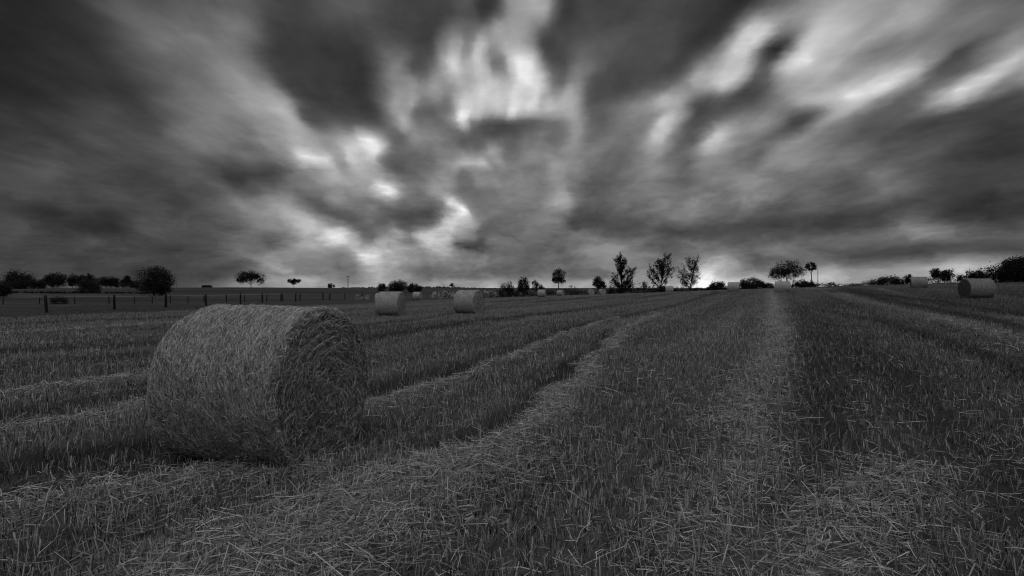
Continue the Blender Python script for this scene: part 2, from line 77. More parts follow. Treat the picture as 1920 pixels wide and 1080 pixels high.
 '44 44 44 44 44 44 44 45 46 48 49 51 53 55 59 64 69 73 76 78 80 82 85 88 91 95 98 102 104 106 108 109 110 111 111 108 101 91 80 71 66 63 62 62 62 62 61 60 59 58 58 58 58 58 60 64 70 79 86 90 86 79 73 69 68 72 88 119 150 175 172 143 152 195 216 187 154 134 140 165 189 198 196 182 149 107 79 71 71 75 81 88 94 98 98 95 90 86 82 79 76 75 74 73 72 71 72 72 71 69 66 64 62 60 60 61 64 74 96 128 164 196 214 203 171 147 135 136 146 158 167 170 169 167 165 163 162 162 162 162 163 163 162 159 152 142 129 117 110 105 102 100 98 97 96 96 96 96 96 96 96',
 '44 44 44 44 44 44 44 45 46 48 49 51 53 55 59 64 69 73 76 78 79 81 83 85 88 91 94 97 99 101 102 104 106 108 108 105 98 88 79 71 66 63 62 62 62 62 62 61 61 61 61 61 61 61 62 65 70 75 79 79 76 73 71 68 66 67 80 106 131 156 160 132 139 171 198 178 154 143 149 163 174 175 165 145 123 92 70 67 71 75 79 84 88 92 93 92 88 85 82 79 78 76 75 74 73 73 72 72 71 70 67 65 64 62 60 60 61 63 73 93 118 143 162 165 161 157 149 145 147 152 157 159 159 157 155 154 154 154 154 156 159 161 162 159 152 142 129 117 110 105 102 100 98 97 96 96 96 96 96 96 96',
 '44 44 44 44 44 44 44 45 46 48 49 51 53 55 59 64 69 73 76 78 79 81 83 85 87 89 91 93 95 96 98 99 101 102 102 98 92 84 77 70 66 63 63 62 62 62 63 63 64 65 66 66 65 65 66 68 72 74 75 73 72 72 70 68 66 65 76 97 121 137 138 121 127 143 168 161 149 154 157 159 161 159 150 133 115 91 73 70 72 75 78 81 84 87 88 88 86 83 81 79 77 77 76 75 74 73 73 72 71 70 68 66 65 64 62 61 60 59 61 69 82 99 112 120 126 132 137 139 141 145 148 150 150 150 149 150 151 153 154 156 159 161 162 159 152 142 129 117 110 105 102 100 98 97 96 96 96 96 96 96 96',
 '44 44 44 44 44 44 44 45 46 48 49 51 53 55 59 64 69 73 76 78 79 81 83 85 87 89 91 93 94 95 95 96 97 97 96 93 87 81 75 69 66 64 63 63 63 63 64 66 67 69 70 70 70 70 71 73 75 75 73 72 71 70 70 69 67 66 73 90 109 118 116 108 110 113 119 124 133 151 154 152 152 151 147 138 124 105 89 80 75 73 75 78 82 83 84 84 83 81 79 77 76 75 75 74 73 72 72 72 71 70 68 66 65 64 63 61 60 58 56 56 61 69 77 84 91 100 110 121 129 135 141 145 147 149 149 150 151 153 154 156 159 161 162 159 152 142 129 117 110 105 102 100 98 97 96 96 96 96 96 96 96',
 '44 44 44 44 44 44 44 45 46 48 49 51 53 55 59 64 69 73 76 78 79 81 83 85 87 89 91 93 94 95 95 96 96 95 93 90 85 79 74 70 66 64 64 63 63 64 66 68 70 72 73 74 74 75 77 78 78 76 73 71 69 69 70 71 68 66 70 81 92 96 99 97 93 86 81 88 105 123 133 140 146 148 147 145 139 130 115 95 78 70 71 75 78 81 81 81 80 79 77 75 74 73 72 72 71 71 70 70 70 69 68 66 65 64 63 62 60 57 55 52 51 53 57 62 70 83 97 113 127 135 141 145 147 149 149 150 151 153 154 156 159 161 162 159 152 142 129 117 110 105 102 100 98 97 96 96 96 96 96 96 96',
 '44 44 44 44 44 44 44 45 46 48 49 51 53 55 59 64 69 73 76 78 79 81 83 85 87 89 91 93 94 95 95 96 96 95 93 90 85 79 74 70 67 65 64 64 64 65 67 70 72 74 75 76 77 78 80 81 79 76 72 70 68 68 70 70 68 66 68 73 76 80 85 85 80 71 61 65 76 88 107 127 141 146 147 149 153 154 141 112 82 68 67 71 75 78 80 79 78 77 75 73 72 71 70 70 69 69 69 69 69 68 67 65 64 63 62 61 60 57 55 51 49 49 54 61 70 83 97 113 127 135 141 145 147 149 149 150 151 153 154 156 159 161 162 159 152 142 129 117 110 105 102 100 98 97 96 96 96 96 96 96 96',
 '44 44 44 44 44 44 44 45 46 48 49 51 53 55 59 64 69 73 76 78 79 81 83 85 87 89 91 93 94 95 95 96 96 95 93 90 85 79 74 70 67 65 64 64 64 66 68 70 73 75 76 77 78 80 82 81 78 75 71 68 67 67 69 69 68 67 68 70 72 77 82 83 78 67 56 55 61 70 91 117 136 143 145 150 159 167 156 123 87 68 65 69 73 76 78 78 77 75 74 72 70 69 68 68 68 68 68 68 67 67 66 65 64 63 62 61 60 58 55 51 49 49 54 61 70 83 97 113 127 135 141 145 147 149 149 150 151 153 154 156 159 161 162 159 152 142 129 117 110 105 102 100 98 97 96 96 96 96 96 96 96',
 '44 44 44 44 44 44 44 45 46 48 49 51 53 55 59 64 69 73 76 78 79 81 83 85 87 89 91 93 94 95 95 96 96 95 93 90 85 79 74 70 67 65 64 64 64 66 68 70 73 75 76 77 79 80 81 81 78 74 71 68 66 67 68 68 68 68 69 71 75 80 84 87 82 70 60 56 58 66 86 110 130 138 141 147 158 167 159 128 92 70 66 68 72 75 77 77 76 74 73 71 69 68 67 67 67 67 67 67 67 67 66 65 64 63 62 61 60 58 55 51 49 49 54 61 70 83 97 113 127 135 141 145 147 149 149 150 151 153 154 156 159 161 162 159 152 142 129 117 110 105 102 100 98 97 96 96 96 96 96 96 96',
 '44 44 44 44 44 44 44 45 46 48 49 51 53 55 59 64 69 73 76 78 79 81 83 85 87 89 91 93 94 95 95 96 96 95 93 90 85 79 74 70 67 65 64 64 64 66 68 70 73 75 76 77 79 80 81 81 78 74 71 68 66 67 68 68 68 69 70 72 76 81 86 89 85 73 64 60 61 68 86 107 125 133 138 144 155 163 156 128 94 73 67 69 72 75 77 77 76 74 72 71 69 68 67 67 67 67 67 67 67 67 66 65 64 63 62 61 60 58 55 51 49 49 54 61 70 83 97 113 127 135 141 145 147 149 149 150 151 153 154 156 159 161 162 159 152 142 129 117 110 105 102 100 98 97 96 96 96 96 96 96 96',
 '44 44 44 44 44 44 44 45 46 48 49 51 53 55 59 64 69 73 76 78 79 81 83 85 87 89 91 93 94 95 95 96 96 95 93 90 85 79 74 70 67 65 64 64 64 66 68 70 73 75 76 77 79 80 81 81 78 74 71 68 66 67 68 68 68 69 70 72 76 81 86 89 85 73 64 60 61 68 86 107 125 133 138 144 155 163 156 128 94 73 67 69 72 75 77 77 76 74 72 71 69 68 67 67 67 67 67 67 67 67 66 65 64 63 62 61 60 58 55 51 49 49 54 61 70 83 97 113 127 135 141 145 147 149 149 150 151 153 154 156 159 161 162 159 152 142 129 117 110 105 102 100 98 97 96 96 96 96 96 96 96',
 '44 44 44 44 44 44 44 45 46 48 49 51 53 55 59 64 69 73 76 78 79 81 83 85 87 89 91 93 94 95 95 96 96 95 93 90 85 79 74 70 67 65 64 64 64 66 68 70 73 75 76 77 79 80 81 81 78 74 71 68 66 67 68 68 68 69 70 72 76 81 86 89 85 73 64 60 61 68 86 107 125 133 138 144 155 163 156 128 94 73 67 69 72 75 77 77 76 74 72 71 69 68 67 67 67 67 67 67 67 67 66 65 64 63 62 61 60 58 55 51 49 49 54 61 70 83 97 113 127 135 141 145 147 149 149 150 151 153 154 156 159 161 162 159 152 142 129 117 110 105 102 100 98 97 96 96 96 96 96 96 96',
 '44 44 44 44 44 44 44 45 46 48 49 51 53 55 59 64 69 73 76 78 79 81 83 85 87 89 91 93 94 95 95 96 96 95 93 90 85 79 74 70 67 65 64 64 64 66 68 70 73 75 76 77 79 80 81 81 78 74 71 68 66 67 68 68 68 69 70 72 76 81 86 89 85 73 64 60 61 68 86 107 125 133 138 144 155 163 156 128 94 73 67 69 72 75 77 77 76 74 72 71 69 68 67 67 67 67 67 67 67 67 66 65 64 63 62 61 60 58 55 51 49 49 54 61 70 83 97 113 127 135 141 145 147 149 149 150 151 153 154 156 159 161 162 159 152 142 129 117 110 105 102 100 98 97 96 96 96 96 96 96 96',
 '44 44 44 44 44 44 44 45 46 48 49 51 53 55 59 64 69 73 76 78 79 81 83 85 87 89 91 93 94 95 95 96 96 95 93 90 85 79 74 70 67 65 64 64 64 66 68 70 73 75 76 77 79 80 81 81 78 74 71 68 66 67 68 68 68 69 70 72 76 81 86 89 85 73 64 60 61 68 86 107 125 133 138 144 155 163 156 128 94 73 67 69 72 75 77 77 76 74 72 71 69 68 67 67 67 67 67 67 67 67 66 65 64 63 62 61 60 58 55 51 49 49 54 61 70 83 97 113 127 135 141 145 147 149 149 150 151 153 154 156 159 161 162 159 152 142 129 117 110 105 102 100 98 97 96 96 96 96 96 96 96',
 '44 44 44 44 44 44 44 45 46 48 49 51 53 55 59 64 69 73 76 78 79 81 83 85 87 89 91 93 94 95 95 96 96 95 93 90 85 79 74 70 67 65 64 64 64 66 68 70 73 75 76 77 79 80 81 81 78 74 71 68 66 67 68 68 68 69 70 72 76 81 86 89 85 73 64 60 61 68 86 107 125 133 138 144 155 163 156 128 94 73 67 69 72 75 77 77 76 74 72 71 69 68 67 67 67 67 67 67 67 67 66 65 64 63 62 61 60 58 55 51 49 49 54 61 70 83 97 113 127 135 141 145 147 149 149 150 151 153 154 156 159 161 162 159 152 142 129 117 110 105 102 100 98 97 96 96 96 96 96 96 96',
]

W = bpy.data.worlds.new("World"); S.world = W; W.use_nodes = True
nt = W.node_tree; nt.nodes.clear()
def N(kind, **kw):
    n = nt.nodes.new(kind)
    for k, v in kw.items(): setattr(n, k, v)
    return n
def L(a, b): nt.links.new(a, b)
def M(op, a, b=None, c=None, clamp=False):
    n = N('ShaderNodeMath', operation=op, use_clamp=clamp)
    for i, v in enumerate((a, b, c)):
        if v is None: continue
        if isinstance(v, (int, float)): n.inputs[i].default_value = v
        else: L(v, n.inputs[i])
    return n.outputs[0]
def VM(op, a, b=None, scale=None):
    n = N('ShaderNodeVectorMath', operation=op)
    for i, v in enumerate((a, b)):
        if v is None: continue
        if isinstance(v, tuple): n.inputs[i].default_value = v
        else: L(v, n.inputs[i])
    if scale is not None:
        if isinstance(scale, (int, float)): n.inputs['Scale'].default_value = scale
        else: L(scale, n.inputs['Scale'])
    return n.outputs[0]
def noise(vec, scale, detail, rough=0.55):
    n = N('ShaderNodeTexNoise'); L(vec, n.inputs['Vector'])
    n.inputs['Scale'].default_value = scale; n.inputs['Detail'].default_value = detail; n.inputs['Roughness'].default_value = rough
    return n
tc = N('ShaderNodeTexCoord').outputs['Generated']
D0 = VM('NORMALIZE', tc)
sp = N('ShaderNodeSeparateXYZ'); L(D0, sp.inputs[0])
zz = M('MAXIMUM', sp.outputs[2], 0.0)
den = M('ADD', zz, 0.11)
# position on the cloud deck: streaks run along +Y, the way the wind drags the cloud
cp = N('ShaderNodeCombineXYZ'); L(M('DIVIDE', sp.outputs[0], den), cp.inputs[0]); L(M('DIVIDE', sp.outputs[1], den), cp.inputs[1])
P = cp.outputs[0]
Ps = VM('MULTIPLY', P, (1.0, 0.30, 1.0))
w1 = noise(Ps, 1.7, 3.0)
w2 = noise(VM('MULTIPLY', P, (1.0, 0.5, 1.0)), 5.0, 4.0, 0.6)
# low down the deck is seen edge-on: billows instead of streaks
low = M('MULTIPLY_ADD', zz, -4.5, 1.15, clamp=True)
b1 = noise(VM('MULTIPLY', D0, (1.0, 1.0, 2.0)), 11.0, 5.0, 0.58)
amp = M('MULTIPLY_ADD', zz, 2.2, 0.05, clamp=True)
wv = VM('ADD', VM('SCALE', VM('SUBTRACT', w1.outputs['Color'], (.5, .5, .5)), scale=0.085), VM('SCALE', VM('SUBTRACT', w2.outputs['Color'], (.5, .5, .5)), scale=0.035))
wv = VM('MULTIPLY', VM('SCALE', wv, scale=amp), (1.0, 0.0, 0.8))
wb = VM('SCALE', VM('MULTIPLY', VM('SUBTRACT', b1.outputs['Color'], (.5, .5, .5)), (1.0, 0.0, 0.6)), scale=0.075)
wv = VM('ADD', wv, VM('SCALE', wb, scale=M('MULTIPLY', M('MULTIPLY_ADD', low, .7, .3), M('MULTIPLY_ADD', zz, 8.0, 0.12, clamp=True))))
D = VM('NORMALIZE', VM('ADD', D0, wv))
s2 = N('ShaderNodeSeparateXYZ'); L(D, s2.inputs[0])
az = M('ARCTAN2', s2.outputs[0], s2.outputs[1])
el = M('ARCSINE', s2.outputs[2])
u = M('MULTIPLY_ADD', az, 1 / R(90), 0.5, clamp=True)
NR = len(SKY_ROWS)
tN = M('MINIMUM', M('MAXIMUM', M('MULTIPLY', el, 1 / R(0.55)), 0.0), NR - 1.0)
acc = None
for i, row in enumerate(SKY_ROWS):
    v = [int(q) / 255 for q in row.split()]
    fc = N('ShaderNodeFloatCurve'); cm = fc.mapping; cv = cm.curves[0]
    cv.points[0].location = (0, v[0]); cv.points[1].location = (1, v[-1])
    for j in range(1, len(v) - 1): cv.points.new(j / (len(v) - 1), v[j])
    for p in cv.points: p.handle_type = 'AUTO_CLAMPED'
    cm.update(); L(u, fc.inputs['Value'])
    wgt = M('SUBTRACT', 1.0, M('ABSOLUTE', M('SUBTRACT', tN, float(i))), clamp=True)
    term = M('MULTIPLY', fc.outputs[0], wgt)
    acc = term if acc is None else M('ADD', acc, term)
# streaks and small cloud texture
t1 = noise(VM('MULTIPLY', P, (1.0, 0.22, 1.0)), 4.5, 3.0, 0.5)
t2 = noise(VM('MULTIPLY', P, (1.0, 0.5, 1.0)), 8.0, 3.0, 0.5)
b2 = noise(VM('ADD', VM('MULTIPLY', D0, (1.0, 1.0, 3.2)), VM('SCALE', b1.outputs['Color'], scale=0.05)), 13.0, 6.0, 0.6)
hi = M('SUBTRACT', 1.0, low)
tex = M('ADD', M('MULTIPLY', M('SUBTRACT', t1.outputs['Fac'], 0.5), M('MULTIPLY_ADD', hi, .36, .05)), M('MULTIPLY', M('SUBTRACT', t2.outputs['Fac'], 0.5), M('MULTIPLY_ADD', hi, .3, .05)))
tex = M('ADD', tex, M('MULTIPLY', M('SUBTRACT', b2.outputs['Fac'], 0.5), M('MULTIPLY_ADD', low, .4, .2)))
# ragged cloud edges
b3 = noise(VM('ADD', VM('MULTIPLY', D0, (1.0, 1.0, 2.1)), VM('SCALE', b1.outputs['Color'], scale=0.09)), 7.5, 8.0, 0.58)
rag = M('SUBTRACT', M('MULTIPLY_ADD', b3.outputs['Fac'], 6.0, -2.55, clamp=True), 0.5)
tex = M('ADD', tex, M('MULTIPLY', rag, M('MULTIPLY_ADD', low, .2, .05)))
acc = M('MULTIPLY', acc, M('ADD', 1.0, tex))
# overhead and behind the viewer: plain cloud
up = M('MULTIPLY_ADD', el, 1 / R(14), -28 / 14, clamp=True)
ba = M('MULTIPLY_ADD', M('ABSOLUTE', az), 1 / R(50), -48 / 50, clamp=True)
gen = M('MULTIPLY', M('MULTIPLY_ADD', zz, UNSEEN * .62, UNSEEN * .55), M('ADD', 1.0, M('MULTIPLY', tex, 1.5)))
mx = N('ShaderNodeMix'); mx.data_type = 'FLOAT'
L(M('MAXIMUM', up, ba), mx.inputs[0]); L(acc, mx.inputs[2]); L(gen, mx.inputs[3])
lum = M('POWER', M('MAXIMUM', mx.outputs[0], 0.02), 2.2)
# where the cloud is thin the clear sky behind it comes through
sk = N('ShaderNodeTexSky', sky_type='NISHITA'); sk.sun_disc = False
sk.sun_elevation = R(SUN_EL); sk.sun_rotation = R(SUN_AZ)
bw = N('ShaderNodeRGBToBW'); L(sk.outputs[0], bw.inputs[0])
thin = M('MULTIPLY', M('MULTIPLY_ADD', lum, 2.2, -0.5, clamp=True), 0.2)
cloud = M('MULTIPLY', lum, M('SUBTRACT', 1.0, thin))
total = M('ADD', M('MULTIPLY', cloud, 10.0), M('MULTIPLY', M('MULTIPLY', bw.outputs[0], thin), lum))
bg = N('ShaderNodeBackground'); L(total, bg.inputs[0]); bg.inputs[1].default_value = 0.1
wo = N('ShaderNodeOutputWorld'); L(bg.outputs[0], wo.inputs[0])

# ------------------------------------------------------------------ lie of the land
#==GEO
F = 1066.0
HP = np.array([  # x, y, height above the ground at the camera
 (0,3,0),(-2,5,0),(-7,8,0),(-6,14,-.02),(2,10,0),(5,6,.0),(6,16,.02),(-7,31,-.06),(-2.4,32,.02),(-17,70,-.42),(-16,96,-.52),(5,99,-.16),
 (11,130,-.36),(18,130,-.12),(22,122,.03),(27,95,.68),(27,70,1.0),(28.5,60,1.0),(30,105,.72),(43,60,1.45),(31,38,.76),(15,30,.33),(16,50,.52),(6,60,.05),(4,35,.08),
 (52,80,1.62),(75,85,2.40),(60,40,1.55),(95,60,2.6),(16,12,.2),(25,20,.45),(-18,12,-.02),(-26,28,-.05),
 (-32,39,-.26),(-30,52,-.33),(-33,68,-.42),(-33,85,-.52),(-70,85,-1.0),(-50,95,-.95),(-45,30,-.4),(-80,40,-.9),(-30,115,-.75),
 (-190,220,1.9),(-110,220,1.9),(-60,240,1.7),(-35,250,2.2),(0,250,1.3),(60,230,.6),(120,220,1.2),(-70,150,-.1),(-10,160,-.3),(-140,130,-.3),
 (-20,-20,0),(20,-20,.3),(0,-40,0),(60,-20,1.2),(-60,-20,-.5),(130,120,2.4),(-200,60,-.6),(160,20,2.4)], float)
def _tps(a, b):
    r2 = ((a[:, None, :] - b[None]) ** 2).sum(-1) / 1e3
    return r2 * np.log(r2 + 1e-9)
_n = len(HP); _A = np.zeros((_n + 3, _n + 3))
_A[:_n, :_n] = _tps(HP[:, :2], HP[:, :2]) + np.eye(_n) * 0.05
_A[:_n, _n:] = np.c_[np.ones(_n), HP[:, :2] / 100]; _A[_n:, :_n] = _A[:_n, _n:].T
_w = np.linalg.solve(_A, np.r_[HP[:, 2], 0, 0, 0])
def H(x, y):
    x = np.asarray(x, float); y = np.asarray(y, float)
    sh = np.broadcast(x, y).shape
    x = np.broadcast_to(x, sh).ravel(); y = np.broadcast_to(y, sh).ravel()
    out = np.empty(len(x))
    for i in range(0, len(x), 40000):
        q = np.c_[x[i:i+40000], y[i:i+40000]]
        r = np.hypot(q[:, 0], q[:, 1]); k = np.minimum(1, 240 / np.maximum(r, 1)); qq = q * k[:, None]
        h = _tps(qq, HP[:, :2]) @ _w[:_n] + _w[_n] + qq / 100 @ _w[_n + 1:]
        far = np.clip((r - 215) / 160, 0, 1); far = far * far * (3 - 2 * far)
        out[i:i+40000] = h * (1 - far) + 1.25 * far
    return out.reshape(sh)
def h1(x, y): return float(H(np.array([x]), np.array([y]))[0])
#==END

rng = np.random.default_rng(7)
random.seed(7)
def vnoise(x, y, seed=0):
    x = np.asarray(x, float); y = np.asarray(y, float)
    xi = np.floor(x).astype(np.int64); yi = np.floor(y).astype(np.int64); fx = x - xi; fy = y - yi
    def h(a, b):
        n = (a * 374761393 + b * 668265263 + seed * 974634777) & 0x7fffffff
        n = ((n ^ (n >> 13)) * 1274126177) & 0x7fffffff
        return ((n ^ (n >> 16)) & 0xffff) / 65535.0
    sx = fx * fx * (3 - 2 * fx); sy = fy * fy * (3 - 2 * fy)
    return (h(xi, yi) * (1 - sx) + h(xi + 1, yi) * sx) * (1 - sy) + (h(xi, yi + 1) * (1 - sx) + h(xi + 1, yi + 1) * sx) * sy
def fbm(x, y, seed=0, o=4):
    a = 0; w = .5; t = 0
    for k in range(o): a = a + w * vnoise(x * 2 ** k, y * 2 ** k, seed + k); t += w; w *= .5
    return a / t

# ------------------------------------------------------------------ object helpers
def setp(o, label=None, cat=None, group=None, kind=None):
    if label: o["label"] = label
    if cat: o["category"] = cat
    if group: o["group"] = group
    if kind: o["kind"] = kind
    return o
def empty(name, loc, rz=0.0, label=None, cat=None, group=None):
    o = bpy.data.objects.new(name, None); COL.objects.link(o); o.empty_display_size = .3
    o.location = loc; o.rotation_euler = (0, 0, rz)
    return setp(o, label, cat, group)
def link(name, me, mat, parent=None):
    o = bpy.data.objects.new(name, me); COL.objects.link(o)
    if mat and not me.materials: me.materials.append(mat)
    if parent: o.parent = parent
    return o
def mesh_np(name, V, faces, shade=None, smooth=False):
    """V (n,3); faces: list of int arrays (m,k)"""
    me = bpy.data.meshes.new(name); V = np.asarray(V, np.float32)
    me.vertices.add(len(V)); me.vertices.foreach_set("co", V.ravel())
    li = np.concatenate([np.asarray(f, np.int32).ravel() for f in faces])
    ln = np.concatenate([np.full(len(f), np.asarray(f).shape[1], np.int32) for f in faces])
    me.loops.add(len(li)); me.loops.foreach_set("vertex_index", li)
    me.polygons.add(len(ln)); st = np.r_[0, np.cumsum(ln)[:-1]].astype(np.int32)
    me.polygons.foreach_set("loop_start", st)
    if smooth: me.polygons.foreach_set("use_smooth", np.ones(len(ln), bool))
    me.update(calc_edges=True)
    if shade is not None:
        a = me.attributes.new("shade", 'FLOAT', 'POINT'); a.data.foreach_set("value", np.asarray(shade, np.float32))
    me.validate()
    return me
def ribbons(p0, p1, p2, wv, tip=.55):
    """bent blades: three spine points and a half-width vector each -> (verts, quads)"""
    n = len(p0)
    V = np.stack([p0 - wv, p0 + wv, p1 - wv * .9, p1 + wv * .9, p2 - wv * tip, p2 + wv * tip], 1).reshape(-1, 3)
    b = (np.arange(n) * 6)[:, None]
    Q = np.concatenate([b + np.array([[0, 1, 3, 2]]), b + np.array([[2, 3, 5, 4]])])
    return V, Q
class Part:
    """collects pieces of ONE part"""
    def __init__(s): s.V = []; s.Fq = {}; s.S = []; s.n = 0
    def add(s, V, faces, shade=.5):
        V = np.asarray(V, float)
        for f in faces:
            f = np.asarray(f, int); s.Fq.setdefault(f.shape[1], []).append(f + s.n)
        s.V.append(V); s.n += len(V)
        s.S.append(np.broadcast_to(np.asarray(shade, float), (len(V),)).copy())
    def tube(s, pts, rad, k=6, shade=.5):
        pts = np.asarray(pts, float); m = len(pts); rad = np.broadcast_to(rad, (m,))
        d = np.gradient(pts, axis=0); d /= np.linalg.norm(d, axis=1)[:, None] + 1e-9
        up = np.where(np.abs(d[:, 2:3]) > .9, [[1., 0, 0]], [[0, 0, 1.]])
        a = np.cross(d, up); a /= np.linalg.norm(a, axis=1)[:, None] + 1e-9; b = np.cross(d, a)
        t = np.arange(k) * 2 * np.pi / k
        V = (pts[:, None] + rad[:, None, None] * (np.cos(t)[None, :, None] * a[:, None] + np.sin(t)[None, :, None] * b[:, None])).reshape(-1, 3)
        i = np.arange(m - 1)[:, None] * k; j = np.arange(k)[None]; jn = (j + 1) % k
        Q = np.stack([i + j, i + jn, i + k + jn, i + k + j], -1).reshape(-1, 4)
        s.add(V, [Q, np.arange(k)[None, ::-1], (np.arange(k) + (m - 1) * k)[None]], shade)
    def leaves(s, c, size, shade):
        n = len(c); d1 = rng.normal(size=(n, 3)); d1 /= np.linalg.norm(d1, axis=1)[:, None]
        d2 = np.cross(d1, rng.normal(size=(n, 3))); d2 /= np.linalg.norm(d2, axis=1)[:, None]
        L_ = (size * rng.uniform(.6, 1.3, n))[:, None]; W_ = L_ * .55
        V = np.stack([c - d1 * L_ * .5, c + d2 * W_ * .5, c + d1 * L_ * .5, c - d2 * W_ * .5], 1).reshape(-1, 3)
        s.add(V, [np.arange(n * 4).reshape(-1, 4)], np.repeat(shade, 4))
    def build(s, name, mat, parent=None, smooth=False):
        me = mesh_np(name, np.concatenate(s.V), [np.concatenate(f) for f in s.Fq.values()], np.concatenate(s.S), smooth)
        return link(name, me, mat, parent)

# ------------------------------------------------------------------ materials (black-and-white photograph: greys only)
def mat(name, build):
    m = bpy.data.materials.new(name); m.use_nodes = True; t = m.node_tree; b = t.nodes['Principled BSDF']
    b.inputs['Roughness'].default_value = .85; b.inputs['Specular IOR Level'].default_value = .15
    build(t, b); return m
def g(v): return (v, v, v, 1)
def nd(t, k, **kw):
    n = t.nodes.new(k)
    for a, v in kw.items(): setattr(n, a, v)
    return n
def attr(t, name): return nd(t, 'ShaderNodeAttribute', attribute_name=name).outputs['Fac']
def ntex(t, scale, detail=4, vec=None, rough=.55):
    n = nd(t, 'ShaderNodeTexNoise'); n.inputs['Scale'].default_value = scale; n.inputs['Detail'].default_value = detail; n.inputs['Roughness'].default_value = rough
    if vec is not None: t.links.new(vec, n.inputs['Vector'])
    return n.outputs['Fac']
def mth(t, op, a, b=0.0, c=None, clamp=False):
    n = nd(t, 'ShaderNodeMath', operation=op, use_clamp=clamp)
    for i, v in enumerate((a, b, c)):
        if v is None: continue
        if isinstance(v, (int, float)): n.inputs[i].default_value = v
        else: t.links.new(v, n.inputs[i])
    return n.outputs[0]
def ramp(t, fac, stops):
    n = nd(t, 'ShaderNodeValToRGB'); e = n.color_ramp.elements
    e[0].position, e[0].color = stops[0][0], g(stops[0][1]); e[1].position, e[1].color = stops[-1][0], g(stops[-1][1])
    for p, v in stops[1:-1]: q = e.new(p); q.color = g(v)
    t.links.new(fac, n.inputs[0]); return n.outputs[0]
def shade_mat(name, stops, rough=.8, spec=.2, extra=None):
    def b(t, p):
        f = attr(t, 'shade')
        if extra:
            co = nd(t, 'ShaderNodeTexCoord').outputs['Object']
            mp = nd(t, 'ShaderNodeMapping'); mp.inputs['Scale'].default_value = extra[1]; t.links.new(co, mp.inputs[0])
            f = mth(t, 'ADD', f, mth(t, 'MULTIPLY', mth(t, 'SUBTRACT', ntex(t, extra[0], 5, mp.outputs[0]), .5), extra[2]), clamp=True)
        t.links.new(ramp(t, f, stops), p.inputs['Base Color'])
        p.inputs['Roughness'].default_value = rough; p.inputs['Specular IOR Level'].default_value = spec
    return mat(name, b)
M_STRAW = shade_mat("straw", [(0, .04), (.35, .16), (.7, .37), (1, .6)], .7, .3)
M_BALE = shade_mat("bale_straw", [(0, .1), (.35, .28), (.7, .46), (1, .66)], .8, .2, (22, (3.2, .7, .7), .55))
M_BALE_DIM = shade_mat("vignetted_bale_straw", [(0, .07), (.35, .19), (.7, .32), (1, .46)], .85, .15, (22, (3.2, .7, .7), .55))  # darker copy of the bale straw: vignetting put into the colour
M_BEND_DIM = shade_mat("vignetted_bale_end", [(0, .03), (.35, .1), (.7, .2), (1, .32)], .85, .15, (30, (1, 1, 1), .5))  # same vignette darkening put into the end faces
M_BEND = shade_mat("bale_end_straw", [(0, .06), (.35, .25), (.7, .45), (1, .64)], .8, .2, (30, (1, 1, 1), .5))
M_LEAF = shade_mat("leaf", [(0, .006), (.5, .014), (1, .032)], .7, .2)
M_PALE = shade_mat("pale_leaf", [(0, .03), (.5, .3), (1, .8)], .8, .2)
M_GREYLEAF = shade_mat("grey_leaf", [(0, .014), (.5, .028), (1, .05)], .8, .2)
M_BARK = shade_mat("bark", [(0, .008), (1, .03)], .9, .1, (9, (1, 1, .2), .8))
M_POST = shade_mat("weathered_wood", [(0, .008), (1, .035)], .9, .1, (14, (1, 1, .15), .8))
M_WIRE = shade_mat("wire", [(0, .05), (1, .12)], .6, .4)
M_TAPE = shade_mat("fence_tape", [(0, .2), (1, .42)], .7, .2)

